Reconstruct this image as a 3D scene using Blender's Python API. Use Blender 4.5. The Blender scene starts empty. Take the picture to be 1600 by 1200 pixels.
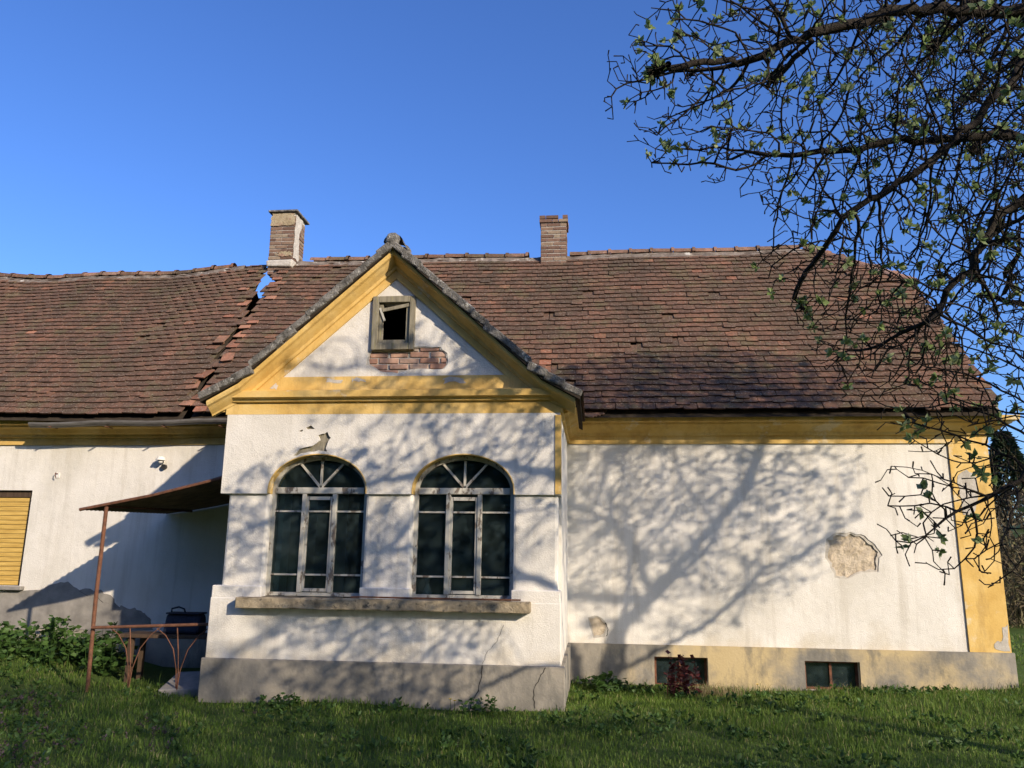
import bpy, bmesh, math, random
import numpy as np
from mathutils import Vector, Matrix
from mathutils.geometry import tessellate_polygon
random.seed(11); rng = np.random.default_rng(11)
scn = bpy.context.scene
R = math.radians

# ------------------------------------------------------------------ camera
cd = bpy.data.cameras.new('camera'); cam = bpy.data.objects.new('camera', cd)
scn.collection.objects.link(cam); scn.camera = cam
cd.sensor_width = 36.0; cd.lens = 36.0 * 1232.7 / 1600.0
cd.clip_start = 0.05; cd.clip_end = 2000
_y, _p, _r = -0.1029, 0.2142, 0.0124
def _dir(a, b):
    c, s = math.cos(_r), math.sin(_r)
    a, b = a * c + b * s, -a * s + b * c
    x, y, z = a, 1.0, -b
    c, s = math.cos(_p), math.sin(_p); y, z = y * c - z * s, y * s + z * c
    c, s = math.cos(_y), math.sin(_y); x, y = x * c + y * s, -x * s + y * c
    return Vector((x, y, z))
_f = _dir(0, 0).normalized(); _rt = (_dir(1, 0) - _dir(0, 0)).normalized(); _up = _rt.cross(_f)
M = Matrix(((_rt.x, _up.x, -_f.x, 0), (_rt.y, _up.y, -_f.y, -11.565), (_rt.z, _up.z, -_f.z, 1.6), (0, 0, 0, 1)))
cam.matrix_world = M

# ------------------------------------------------------------------ world, sun, exposure
SUN_DIR = Vector((1.10, -1.0, 0.62)).normalized()      # towards the sun
elev = math.asin(SUN_DIR.z); azim = math.atan2(SUN_DIR.x, SUN_DIR.y)
w = bpy.data.worlds.new('World'); scn.world = w; w.use_nodes = True
nt = w.node_tree; bg = nt.nodes['Background']
sky = nt.nodes.new('ShaderNodeTexSky'); sky.sky_type = 'NISHITA'; sky.sun_disc = False
sky.sun_elevation = elev; sky.sun_rotation = azim
sky.altitude = 300; sky.air_density = 1.0; sky.dust_density = 1.2; sky.ozone_density = 6.0
hs = nt.nodes.new('ShaderNodeHueSaturation'); hs.inputs['Hue'].default_value = 0.512; hs.inputs['Saturation'].default_value = 1.10; hs.inputs['Value'].default_value = 1.2
nt.links.new(sky.outputs[0], hs.inputs['Color']); nt.links.new(hs.outputs[0], bg.inputs[0]); bg.inputs[1].default_value = 0.14
sl = bpy.data.lights.new('sun', 'SUN'); so = bpy.data.objects.new('sun', sl); scn.collection.objects.link(so)
sl.energy = 4.5; sl.angle = R(0.53); sl.color = (1.0, 0.85, 0.66)
so.rotation_euler = SUN_DIR.to_track_quat('Z', 'Y').to_euler(); so.location = (20, -20, 15)
vs = scn.view_settings; vs.view_transform = 'Standard'; vs.look = 'None'; vs.gamma = 1; vs.exposure = 0.5
vs.use_curve_mapping = False

# ------------------------------------------------------------------ materials
class N:
    def __init__(s, name):
        s.m = bpy.data.materials.new(name); s.m.use_nodes = True; s.t = s.m.node_tree
        s.b = s.t.nodes['Principled BSDF']; s.o = s.t.nodes['Material Output']
        s.tc = s.t.nodes.new('ShaderNodeTexCoord')
    def n(s, typ, **kw):
        x = s.t.nodes.new('ShaderNode' + typ)
        for k, v in kw.items(): setattr(x, k, v)
        return x
    def L(s, a, b): s.t.links.new(a, b)
    def noise(s, scale, detail=4, rough=.55, stretch=None, dist=0):
        x = s.n('TexNoise'); x.inputs['Scale'].default_value = scale; x.inputs['Detail'].default_value = detail
        x.inputs['Roughness'].default_value = rough; x.inputs['Distortion'].default_value = dist
        src = s.n('NewGeometry').outputs['Position']
        if stretch:
            mp = s.n('Mapping'); mp.inputs['Scale'].default_value = stretch; s.L(src, mp.inputs[0]); src = mp.outputs[0]
        s.L(src, x.inputs['Vector']); return x.outputs['Fac']
    def ramp(s, fac, stops):
        x = s.n('ValToRGB'); e = x.color_ramp.elements
        while len(e) < len(stops): e.new(.5)
        for i, (p, c) in enumerate(stops):
            e[i].position = p; e[i].color = (c, c, c, 1) if isinstance(c, (int, float)) else (*c, 1)
        s.L(fac, x.inputs[0]); return x.outputs[0]
    def mix(s, fac, a, b, mode='MIX'):
        x = s.n('Mix', data_type='RGBA', blend_type=mode)
        for i, v in ((0, fac), (6, a), (7, b)):
            if hasattr(v, 'links'): s.L(v, x.inputs[i])
            else: x.inputs[i].default_value = v if isinstance(v, (int, float)) else (*v, 1)
        return x.outputs[2]
    def math(s, op, a, b=0.):
        x = s.n('Math', operation=op)
        for i, v in ((0, a), (1, b)):
            if hasattr(v, 'links'): s.L(v, x.inputs[i])
            else: x.inputs[i].default_value = v
        return x.outputs[0]
    def z(s):
        g = s.n('NewGeometry'); x = s.n('SeparateXYZ'); s.L(g.outputs['Position'], x.inputs[0]); return x.outputs[2]
    def rnd(s):
        g = s.n('NewGeometry'); o = s.n('ObjectInfo')
        return s.math('FRACT', s.math('ADD', g.outputs['Random Per Island'], o.outputs['Random']))
    def bump(s, h, strength, dist=.01, prev=None):
        x = s.n('Bump'); x.inputs['Strength'].default_value = strength; x.inputs['Distance'].default_value = dist
        s.L(h, x.inputs['Height'])
        if prev: s.L(prev, x.inputs['Normal'])
        return x.outputs[0]
    def fin(s, col, rough=.9, normal=None, spec=.2, metal=0):
        if hasattr(col, 'links'): s.L(col, s.b.inputs['Base Color'])
        else: s.b.inputs['Base Color'].default_value = (*col, 1)
        if hasattr(rough, 'links'): s.L(rough, s.b.inputs['Roughness'])
        else: s.b.inputs['Roughness'].default_value = rough
        s.b.inputs['Specular IOR Level'].default_value = spec; s.b.inputs['Metallic'].default_value = metal
        if normal: s.L(normal, s.b.inputs['Normal'])
        return s.m

MAT = {}
def mk_plaster():
    k = N('roughcast_plaster')
    c = k.ramp(k.noise(1.3, 5), [(.3, (.62, .59, .53)), (.7, (.72, .69, .635))])
    st = k.ramp(k.noise(.9, 6, .65, (1, 1, .45)), [(.50, 0.), (.66, .5)])
    c = k.mix(st, c, (.50, .47, .40))
    zz = k.z()
    lo = k.math('MULTIPLY', k.ramp(zz, [(0., 1.), (1., 0.)]), 1.0)
    low = k.ramp(k.math('ADD', k.math('MULTIPLY', zz, -1.1), k.math('MULTIPLY', k.noise(2.2, 6), 1.9)), [(.30, 0.), (.75, .55)])
    c = k.mix(low, c, (.47, .40, .28))
    run = k.ramp(k.noise(3.4, 6, .7, (1.6, 1.6, .10)), [(.50, 0.), (.66, .42)])
    c = k.mix(run, c, (.44, .40, .33))
    fl = k.ramp(k.noise(14, 5, .7), [(.66, 0.), (.69, .35)])
    c = k.mix(fl, c, (.50, .46, .38))
    b = k.bump(k.noise(70, 4, .7), .62, .013)
    b = k.bump(k.noise(5, 4), .35, .03, b)
    return k.fin(c, .95, b, .1)
def mk_yellow():
    k = N('yellow_limewash')
    c = k.ramp(k.noise(2.2, 6, .6), [(.28, (.49, .305, .085)), (.5, (.60, .40, .13)), (.72, (.67, .50, .22))])
    st = k.ramp(k.noise(3.6, 6, .75, (1, 1, .25)), [(.50, 0.), (.74, .7)])
    c = k.mix(st, c, (.30, .19, .075))
    pale = k.ramp(k.noise(1.7, 7, .7), [(.60, 0.), (.65, .55)])
    c = k.mix(pale, c, (.62, .56, .43))
    return k.fin(c, .9, k.bump(k.noise(40, 4), .35, .01), .1)
def mk_cement():
    k = N('cement_plinth')
    c = k.ramp(k.noise(1.6, 6, .6), [(.3, (.17, .158, .135)), (.7, (.33, .30, .25))])
    oc = k.ramp(k.noise(.8, 5, .6), [(.46, 0.), (.58, .75)])
    g = k.n('NewGeometry'); x = k.n('SeparateXYZ'); k.L(g.outputs['Position'], x.inputs[0])
    onr = k.ramp(k.math('ADD', k.math('MULTIPLY', x.outputs[0], .25), .1), [(.1, 0.15), (.2, 1.)])
    c = k.mix(k.math('MULTIPLY', oc, onr), c, (.52, .40, .20))
    st = k.ramp(k.noise(4, 6, .7, (1, 1, .4)), [(.48, 0.), (.62, .65)])
    c = k.mix(st, c, (.13, .125, .11))
    return k.fin(c, .92, k.bump(k.noise(30, 6), .5, .01), .15)
def mk_tile(name, cols, moss=.6):
    k = N(name)
    r = k.rnd()
    c = k.ramp(r, cols)
    l = k.ramp(k.noise(11, 7, .75), [(.40, 0.), (.60, moss)])
    c = k.mix(l, c, (.055, .038, .028))
    l2 = k.ramp(k.noise(1.1, 6, .72, (1, .5, .5)), [(.44, 0.), (.60, .62)])
    c = k.mix(l2, c, (.066, .052, .036))
    l4 = k.ramp(k.noise(2.7, 6, .75), [(.52, 0.), (.62, .7 * moss)])
    c = k.mix(l4, c, (.12, .115, .055))
    l3 = k.ramp(k.noise(38, 4, .65), [(.58, 0.), (.64, .6)])
    c = k.mix(l3, c, (.33, .29, .23))
    return k.fin(c, .93, k.bump(k.noise(45, 6, .7), .8, .010), .1)
def mk_simple(name, a, b, scale=6, rough=.85, bump=.3, spec=.2, stretch=None, metal=0, spots=None, dist=.006):
    k = N(name)
    c = k.ramp(k.noise(scale, 6, .6, stretch), [(.32, a), (.68, b)])
    if spots:
        c = k.mix(k.ramp(k.noise(spots[0], 6, .7, stretch), [(spots[1], 0.), (spots[1] + .06, 1.)]), c, spots[2])
    return k.fin(c, rough, k.bump(k.noise(scale * 6, 5, .6, stretch), bump, dist), spec, metal)
def mk_random(name, stops, rough=.85, trans=0, nscale=8, spec=.2):
    k = N(name)
    c = k.ramp(k.rnd(), stops)
    c = k.mix(k.ramp(k.noise(nscale, 5), [(.35, 0.), (.75, .5)]), c, tuple(v * .55 for v in stops[0][1]))
    k.fin(c, rough, None, spec)
    if trans:
        t = k.n('BsdfTranslucent'); k.L(c, t.inputs[0]); mx = k.n('MixShader'); mx.inputs[0].default_value = trans
        k.L(k.b.outputs[0], mx.inputs[1]); k.L(t.outputs[0], mx.inputs[2]); k.L(mx.outputs[0], k.o.inputs[0])
    return k.m
def mk_glass():
    k = N('dusty_glass')
    t = k.n('BsdfTransparent'); t.inputs[0].default_value = (.66, .76, .76, 1)
    g = k.n('BsdfGlossy'); g.inputs['Roughness'].default_value = .06; g.inputs[0].default_value = (.8, .85, .85, 1)
    d = k.n('BsdfDiffuse'); d.inputs[0].default_value = (.17, .25, .25, 1)
    f = k.n('Fresnel'); f.inputs[0].default_value = 1.45
    m1 = k.n('MixShader'); k.L(f.outputs[0], m1.inputs[0]); k.L(t.outputs[0], m1.inputs[1]); k.L(g.outputs[0], m1.inputs[2])
    m2 = k.n('MixShader'); k.L(k.ramp(k.noise(5, 6, .7), [(.40, .03), (.65, .13)]), m2.inputs[0])
    k.L(m1.outputs[0], m2.inputs[1]); k.L(d.outputs[0], m2.inputs[2]); k.L(m2.outputs[0], k.o.inputs[0])
    return k.m
MAT['plaster'] = mk_plaster(); MAT['yellow'] = mk_yellow(); MAT['cement'] = mk_cement()
MAT['tile'] = mk_tile('weathered_clay_tile', [(0., (.118, .070, .050)), (.3, (.155, .086, .058)), (.75, (.19, .100, .065)), (.95, (.215, .110, .070)), (1., (.31, .14, .082))])
MAT['tile_new'] = mk_tile('unweathered_clay_tile', [(0., (.24, .105, .065)), (.6, (.34, .145, .088)), (1., (.42, .21, .13))], .2)
MAT['tile_edge'] = mk_simple('gap_shade_tile_edge', (.018, .010, .007), (.055, .030, .020), 14, .95, .4, .05)  # butt faces coloured dark, standing in for the gap shadow between tile rows
MAT['ridge_mortar'] = mk_simple('weathered_ridge_mortar', (.10, .08, .065), (.24, .20, .165), 6, .95, .7, .1, None, 0, (3, .58, (.46, .43, .38)), .012)
MAT['tile_ridge'] = mk_tile('ridge_clay_tile', [(0., (.24, .13, .09)), (.5, (.33, .18, .125)), (1., (.40, .25, .19))], .5)
MAT['verge'] = mk_simple('lichened_verge', (.07, .066, .058), (.27, .255, .23), 11, .95, .9, .1, None, 0, (15, .58, (.46, .45, .41)), .03)
MAT['mortar'] = mk_simple('lime_mortar', (.36, .33, .28), (.54, .50, .44), 8, .95, .7, .1, dist=.012)
MAT['mud'] = mk_simple('bare_mud_plaster', (.40, .33, .24), (.55, .47, .36), 6, .95, .8, .1, None, 0, (3.2, .63, (.50, .26, .17)), .02)
MAT['brick'] = mk_random('old_brick', [(0., (.36, .20, .14)), (.4, (.44, .26, .185)), (.8, (.48, .31, .23)), (1., (.47, .38, .30))], .93, 0, 18, .1)
MAT['brick_sooty'] = mk_random('weathered_chimney_brick', [(0., (.12, .075, .055)), (.4, (.19, .115, .085)), (.75, (.24, .165, .115)), (1., (.30, .24, .17))], .93, 0, 14, .1)
MAT['render'] = mk_simple('crumbling_render', (.26, .20, .12), (.42, .35, .23), 7, .95, .9, .1, None, 0, (9, .57, (.30, .18, .13)), .02)
MAT['paintwood'] = mk_simple('peeling_white_paint', (.36, .345, .29), (.52, .50, .44), 5, .75, .3, .25, (1, 1, .5), 0, (11, .54, (.15, .125, .10)))
MAT['greywood'] = mk_simple('grey_weathered_wood', (.15, .135, .10), (.29, .26, .19), 5, .9, .6, .15, (6, 6, .6), 0, (4, .60, (.25, .23, .09)))
MAT['bluewood'] = mk_simple('pale_blue_painted_wood', (.36, .50, .52), (.48, .62, .63), 5, .6, .2)
MAT['brownwood'] = mk_simple('brown_door_wood', (.045, .030, .020), (.095, .062, .040), 4, .7, .3, .2, (8, 8, .6))
MAT['slat'] = mk_simple('yellow_varnished_slat', (.42, .26, .06), (.62, .42, .12), 5, .6, .3, .3, (.6, 6, 6))
MAT['rust'] = mk_simple('rusty_steel', (.085, .042, .027), (.18, .08, .046), 14, .85, .5, .2)
MAT['sheet'] = mk_simple('rusted_corrugated_iron', (.10, .065, .045), (.20, .13, .09), 6, .8, .4, .25)
MAT['zinc'] = mk_simple('dull_zinc_gutter', (.11, .10, .09), (.24, .22, .20), 5, .6, .3, .35, (1, 6, 6), .4)
MAT['sillstone'] = mk_simple('lichened_concrete_sill', (.17, .14, .095), (.40, .33, .225), 7, .95, .8, .1, None, 0, (12, .58, (.09, .08, .065)), .015)
MAT['slab'] = mk_simple('old_concrete', (.17, .16, .145), (.30, .28, .25), 4, .95, .5, .1)
MAT['dark'] = mk_simple('dark_attic_boards', (.028, .022, .017), (.05, .04, .03), 5, .95, .3, .05)
MAT['room'] = mk_simple('dim_room_plaster', (.15, .235, .245), (.23, .33, .34), 3, .9, .2, .1)
MAT['bag'] = mk_simple('navy_bag_fabric', (.010, .012, .022), (.022, .026, .045), 30, .75, .3, .3)
MAT['bark'] = mk_simple('dark_fruit_tree_bark', (.018, .015, .013), (.045, .038, .031), 12, .95, .9, .1, None, 0, (7, .66, (.10, .105, .07)), .02)
MAT['leaf'] = mk_random('young_leaf', [(0., (.17, .25, .07)), (.5, (.27, .35, .13)), (1., (.42, .47, .27))], .5, .45)
MAT['grass'] = mk_random('grass_blade', [(0., (.075, .14, .020)), (.5, (.125, .21, .032)), (.82, (.18, .26, .05)), (.92, (.22, .25, .075)), (1., (.36, .31, .16))], .55, .42, 1.2)
MAT['weed'] = mk_random('weed_leaf', [(0., (.035, .075, .018)), (.6, (.06, .12, .028)), (1., (.09, .16, .04))], .5, .3)
MAT['purple'] = mk_random('purple_weed', [(0., (.06, .055, .04)), (.6, (.09, .065, .065)), (1., (.14, .10, .12))], .6, .3)
MAT['redleaf'] = mk_random('dark_red_leaf', [(0., (.045, .012, .014)), (.6, (.09, .022, .022)), (1., (.13, .04, .03))], .5, .25)
MAT['straw'] = mk_random('dry_stalk', [(0., (.20, .15, .08)), (1., (.34, .27, .16))], .8, .1)
MAT['needle'] = mk_random('conifer_needles', [(0., (.012, .026, .012)), (.6, (.022, .042, .018)), (1., (.04, .062, .026))], .7, .1)
MAT['thicket'] = mk_random('bare_thicket_twigs', [(0., (.085, .065, .04)), (.6, (.14, .11, .065)), (1., (.16, .16, .07))], .9, 0)
MAT['petal'] = mk_simple('dandelion_yellow', (.75, .50, .02), (.85, .62, .04), 20, .7, .2)
MAT['glass'] = mk_glass()
MAT['whiteceramic'] = mk_simple('white_enamel', (.62, .60, .56), (.74, .72, .68), 8, .4, .1, .4)
MAT['black'] = mk_simple('black_bakelite', (.012, .012, .012), (.03, .03, .03), 9, .5, .1, .3)
MAT['crack'] = mk_simple('open_crack', (.03, .028, .025), (.06, .055, .05), 9, 1, .1, .0)
def mk_ground():
    k = N('lawn_soil')
    c = k.ramp(k.noise(1.4, 7, .65), [(.3, (.045, .070, .016)), (.55, (.070, .11, .025)), (.75, (.11, .11, .045))])
    return k.fin(c, .95, k.bump(k.noise(18, 6, .7), 1, .04), .1)
MAT['ground'] = mk_ground()

# ------------------------------------------------------------------ mesh helpers
C = scn.collection
def obj(name, bm, mat, parent=None, smooth=False):
    me = bpy.data.meshes.new(name)
    if isinstance(bm, bmesh.types.BMesh):
        bmesh.ops.recalc_face_normals(bm, faces=bm.faces[:]); bm.to_mesh(me); bm.free()
    else:
        v, f = bm; me.from_pydata([tuple(p) for p in v], [], [tuple(q) for q in f]); me.update()
    if smooth:
        me.polygons.foreach_set('use_smooth', [True] * len(me.polygons))
    me.materials.append(MAT[mat] if isinstance(mat, str) else mat)
    o = bpy.data.objects.new(name, me); C.objects.link(o)
    if parent: o.parent = parent
    return o
def inst(name, mesh, parent, mtx):
    o = bpy.data.objects.new(name, mesh); C.objects.link(o); o.parent = parent; o.matrix_local = mtx; return o
def thing(name, label, cat, loc=(0, 0, 0), group=None):
    o = bpy.data.objects.new(name, None); C.objects.link(o); o.location = loc; o.empty_display_size = .2
    o['label'] = label; o['category'] = cat
    if group: o['group'] = group
    return o
def tag(o, label, cat, group=None):
    o['label'] = label; o['category'] = cat
    if group: o['group'] = group
    return o
def box(bm, x0, x1, y0, y1, z0, z1, bev=0, mtx=None, jit=0):
    r = bmesh.ops.create_cube(bm, size=1)['verts']
    for v in r:
        v.co = Vector((x0 + (v.co.x + .5) * (x1 - x0), y0 + (v.co.y + .5) * (y1 - y0), z0 + (v.co.z + .5) * (z1 - z0)))
        if jit: v.co += Vector([random.uniform(-jit, jit) for _ in range(3)])
    if bev:
        es = list({e for v in r for e in v.link_edges})
        g = bmesh.ops.bevel(bm, geom=es, offset=bev, segments=2, affect='EDGES', profile=.5)
        r = list({v for f in g['faces'] for v in f.verts} | {v for v in r if v.is_valid})
    if mtx: bmesh.ops.transform(bm, matrix=mtx, verts=[v for v in r if v.is_valid])
    return r
def bx(*a, **k):
    bm = bmesh.new(); box(bm, *a, **k); return bm
def plate(bm, outline, holes, y0, y1):
    """a slab in the XZ plane between depth y0 (front) and y1, with holes through it"""
    loops = [outline] + list(holes)
    flat = [p for l in loops for p in l]
    tris = tessellate_polygon([[Vector((p[0], p[1], 0)) for p in l] for l in loops])
    fv = [bm.verts.new((p[0], y0, p[1])) for p in flat]; bv = [bm.verts.new((p[0], y1, p[1])) for p in flat]
    for t in tris:
        for vv in (fv, bv):
            try: bm.faces.new([vv[i] for i in t])
            except ValueError: pass
    k = 0
    for l in loops:
        n = len(l)
        for i in range(n):
            a, b = k + i, k + (i + 1) % n
            try: bm.faces.new((fv[a], fv[b], bv[b], bv[a]))
            except ValueError: pass
        k += n
def ragged(pts, amp=.012, sub=4):
    out = []
    n = len(pts)
    for i in range(n):
        a, b = Vector(pts[i]), Vector(pts[(i + 1) % n])
        for s in range(sub):
            p = a.lerp(b, s / sub)
            out.append((p.x + random.uniform(-amp, amp), p.y + random.uniform(-amp, amp)))
    return out
def rect(x0, x1, z0, z1): return [(x0, z0), (x1, z0), (x1, z1), (x0, z1)]
def sweep(bm, path, prof, closed_ends=True):
    """profile (outward, z) swept along a plan path with mitred corners; outward is to the right of travel"""
    n = len(path); rings = []
    for i, p in enumerate(path):
        p = Vector(p)
        d0 = (p - Vector(path[i - 1])).normalized() if i else None
        d1 = (Vector(path[i + 1]) - p).normalized() if i < n - 1 else None
        if d0 is None: d0 = d1
        if d1 is None: d1 = d0
        n0 = Vector((d0.y, -d0.x)); n1 = Vector((d1.y, -d1.x))
        m = (n0 + n1).normalized(); m = m / max(m.dot(n0), .2)
        rings.append([bm.verts.new((p.x + m.x * o, p.y + m.y * o, z)) for o, z in prof])
    k = len(prof)
    for a, b in zip(rings, rings[1:]):
        for i in range(k):
            bm.faces.new((a[i], a[(i + 1) % k], b[(i + 1) % k], b[i]))
    if closed_ends:
        bm.faces.new(rings[0]); bm.faces.new(rings[-1])
def tube(bm, pts, rad, seg=8, cap=True):
    pts = [Vector(p) for p in pts]; rings = []
    up = None
    for i, p in enumerate(pts):
        t = (pts[min(i + 1, len(pts) - 1)] - pts[max(i - 1, 0)]).normalized()
        if up is None: up = t.orthogonal().normalized()
        u = (up - t * up.dot(t)).normalized(); up = u; v = t.cross(u)
        r = rad[i] if isinstance(rad, (list, tuple)) else rad
        rings.append([bm.verts.new(p + (u * math.cos(a) + v * math.sin(a)) * r) for a in [2 * math.pi * k / seg for k in range(seg)]])
    for a, b in zip(rings, rings[1:]):
        for i in range(seg): bm.faces.new((a[i], a[(i + 1) % seg], b[(i + 1) % seg], b[i]))
    if cap: bm.faces.new(rings[0]); bm.faces.new(rings[-1])
def tb(pts, rad, seg=8):
    bm = bmesh.new(); tube(bm, pts, rad, seg); return bm

# ------------------------------------------------------------------ the setting: ground
PY = -2.479                        # porch front plane
def gz(x, y):
    x = np.asarray(x, float); y = np.asarray(y, float)
    z = .035 * np.sin(x * .9 + 1) * np.sin(y * 1.1) + .02 * np.sin(x * 2.3 + y * 1.7)
    z = z + .30 * np.clip((-x - 6.2) / 1.5, 0, 1) * np.clip((y + 2.4) / 2.2, 0, 1)
    z = z - .09 * np.clip((x + .8) / .8, 0, 1) * np.clip((y + 1.6) / 1.2, 0, 1) * np.clip((5.5 - x) / 2., 0, 1)
    z = z + .03 * np.clip((x - 4) / 2, 0, 1)
    z = z + np.clip((y - 6) / 40, 0, 3) * 1.2 * np.clip((x - 5) / 8, 0, 1)
    return z - .03
def build_ground():
    xs = np.concatenate([[-600, -200, -80, -40, -25], np.arange(-16, 14.1, .25), [18, 25, 40, 80, 200, 600]])
    ys = np.concatenate([[-600, -200, -60, -30, -18], np.arange(-13, 2.1, .25), [4, 6, 10, 15, 20, 26, 33, 40, 60, 100, 200, 600]])
    X, Y = np.meshgrid(xs, ys); Z = gz(X, Y)
    v = np.stack([X, Y, Z], -1).reshape(-1, 3); nx = len(xs)
    f = [(j * nx + i, j * nx + i + 1, (j + 1) * nx + i + 1, (j + 1) * nx + i) for j in range(len(ys) - 1) for i in range(nx - 1)]
    o = obj('ground', (v, f), 'ground', None, True); o['kind'] = 'structure'; o['label'] = 'uneven lawn ground in front of the old house'
build_ground()

# ------------------------------------------------------------------ the house
house = thing('house', 'long whitewashed farmhouse with yellow trim, gabled porch and brown tiled roof', 'house')
XL, XR, XPL, XPR, XC = -17.0, 5.466, -4.40, -.365, -2.39
HF, HP = 3.235, .423
# main wall (front skin with openings, then a core behind)
rpatch = ragged([(3.228, 1.881), (3.336, 1.952), (3.569, 1.971), (3.753, 1.921), (3.881, 1.818), (3.961, 1.663), (3.908, 1.628), (3.893, 1.448), (3.655, 1.428), (3.453, 1.339), (3.311, 1.363), (3.261, 1.508), (3.201, 1.62)], .010, 3)
spatch = ragged([(-.08, .77), (.06, .79), (.19, .69), (.15, .50), (-.02, .49)], .012, 3)
lwin = rect(-9.95, -8.69, 1.06, 2.505)
bm = bmesh.new()
plate(bm, rect(XL, XR, -.5, 3.56), [rpatch, spatch, lwin, rect(.82, 1.54, -.12, .27), rect(2.82, 3.535, -.11, .262)], 0, .16)
box(bm, XL, XR - .003, .162, 6.0, -.5, 3.56)
box(bm, XL + .02, XL + .3, .17, 5.9, 3.5, 6.8)
wall = obj('main_wall', bm, 'plaster', house)
def bumpy_plate(bm, outline, y, amp, step=.045):
    xs = [p[0] for p in outline]; zs = [p[1] for p in outline]
    nx = int((max(xs) - min(xs)) / step) + 2; nz = int((max(zs) - min(zs)) / step) + 2
    g = {}
    for i in range(nx + 1):
        for j in range(nz + 1):
            g[i, j] = bm.verts.new((min(xs) - .01 + i * step, y + random.uniform(-amp, amp), min(zs) - .01 + j * step))
    for i in range(nx):
        for j in range(nz): bm.faces.new((g[i, j], g[i + 1, j], g[i + 1, j + 1], g[i, j + 1]))
def rim(poly, y0, y1, f, amp, parent):
    c = Vector((sum(p[0] for p in poly) / len(poly), sum(p[1] for p in poly) / len(poly)))
    hole = [(c.x + (p[0] - c.x) * (f + random.uniform(-amp, amp)), c.y + (p[1] - c.y) * (f + random.uniform(-amp, amp))) for p in poly]
    big = [(c.x + (p[0] - c.x) * 1.03, c.y + (p[1] - c.y) * 1.03) for p in poly]
    bm = bmesh.new(); plate(bm, big, [hole], y0, y1); obj('crumbled_edge', bm, 'mortar', parent)
rim(rpatch, .010, .04, .88, .06, wall); rim(spatch, .008, .03, .8, .1, wall)
bm = bmesh.new(); bumpy_plate(bm, rpatch, .026, .009); obj('bare_patch', bm, 'mud', wall)
bm = bmesh.new(); bumpy_plate(bm, spatch, .016, .006); obj('bare_patch', bm, 'mud', wall)
# gable end wall on the far end under the half hip
bm = bmesh.new()
vs_ = [(XR - .3, .05, 3.5), (XR - .3, 5.95, 3.5), (XR - .3, 4.0, 6.15), (XR - .3, 2.0, 6.15)]
a_ = [bm.verts.new(v) for v in vs_]; b_ = [bm.verts.new((XR - .01, v[1], v[2])) for v in vs_]
bm.faces.new(a_); bm.faces.new(b_)
for i in range(4): bm.faces.new((a_[i], a_[(i + 1) % 4], b_[(i + 1) % 4], b_[i]))
obj('gable_end_wall', bm, 'plaster', house)
# plinth of the wings
bm = bmesh.new()
plate(bm, rect(XPR, XR + .05, -.5, HP), [rect(.82, 1.54, -.12, .27), rect(2.82, 3.535, -.11, .262)], -.045, -.002)
box(bm, XR + .002, XR + .05, 0, 6, -.5, HP)
box(bm, XL, XPL, -.04, -.002, -.5, HP + .02)
obj('plinth', bm, 'cement', house)
# damaged render along the base of the left wing
dm = ragged([(-10.2, .44), (-10.2, .93), (-9.2, .97), (-8.3, 1.02), (-7.95, 1.13), (-7.7, 1.03), (-7.3, 1.0), (-7.05, .80), (-6.75, .76), (-6.55, .62), (-6.5, .44)], .03, 5)
bm = bmesh.new(); plate(bm, dm, [], -.012, .001); obj('bare_render_band', bm, 'slab', house)
# pilaster at the house corner
bm = bmesh.new(); box(bm, 4.965, XR + .022, -.022, .3, HP + .001, HF); obj('pilaster', bm, 'yellow', house)
bm = bmesh.new()
plate(bm, ragged([(5.03, 2.75), (5.16, 2.86), (5.30, 2.75), (5.29, 2.45), (5.2, 2.22), (5.06, 2.22), (5.05, 2.5)], .015, 3), [], -.026, -.0235)
obj('flaked_paint', bm, 'mortar', house); bm = bmesh.new()
plate(bm, ragged([(5.28, .46), (5.46, .44), (5.47, .78), (5.41, .74), (5.38, .58), (5.29, .56)], .012, 3), [], -.026, -.0235)
obj('flaked_paint', bm, 'mortar', house)
# cornices
WP = [(-.01, HF - .02), (.03, HF - .02), (.03, HF + .085), (.075, HF + .095), (.085, HF + .13), (.13, HF + .15), (.19, HF + .20), (.26, HF + .225), (.26, HF + .25), (.33, HF + .262), (.335, HF + .325), (-.01, HF + .325)]
bm = bmesh.new(); sweep(bm, [(XPR + .02, 0), (XR + .005, 0), (XR + .005, 6)], WP)
obj('cornice', bm, 'yellow', house)
bm = bmesh.new(); sweep(bm, [(XL, 0), (XPL - .02, 0)], WP); obj('cornice', bm, 'yellow', house)

# ---- basement windows
for x0, x1, z0, z1 in ((.82, 1.54, -.12, .27), (2.82, 3.535, -.11, .262)):
    bm = bmesh.new()
    for a in ((x0, x0 + .035, z0, z1), (x1 - .035, x1, z0, z1), (x0 + .035, x1 - .035, z1 - .03, z1), (x0 + .035, x1 - .035, z0, z0 + .03), ((x0 + x1) / 2 - .016, (x0 + x1) / 2 + .016, z0 + .03, z1 - .03)):
        box(bm, a[0], a[1], .06, .10, a[2], a[3])
    bw = obj('basement_window', bm, 'rust', house)
    for a, b in ((x0 + .035, (x0 + x1) / 2 - .016), ((x0 + x1) / 2 + .016, x1 - .035)):
        obj('pane', bx(a, b, .078, .083, z0 + .03, z1 - .03), 'glass', bw)
    obj('backing', bx(x0, x1, .125, .158, z0, z1), 'slab', bw)
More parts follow.
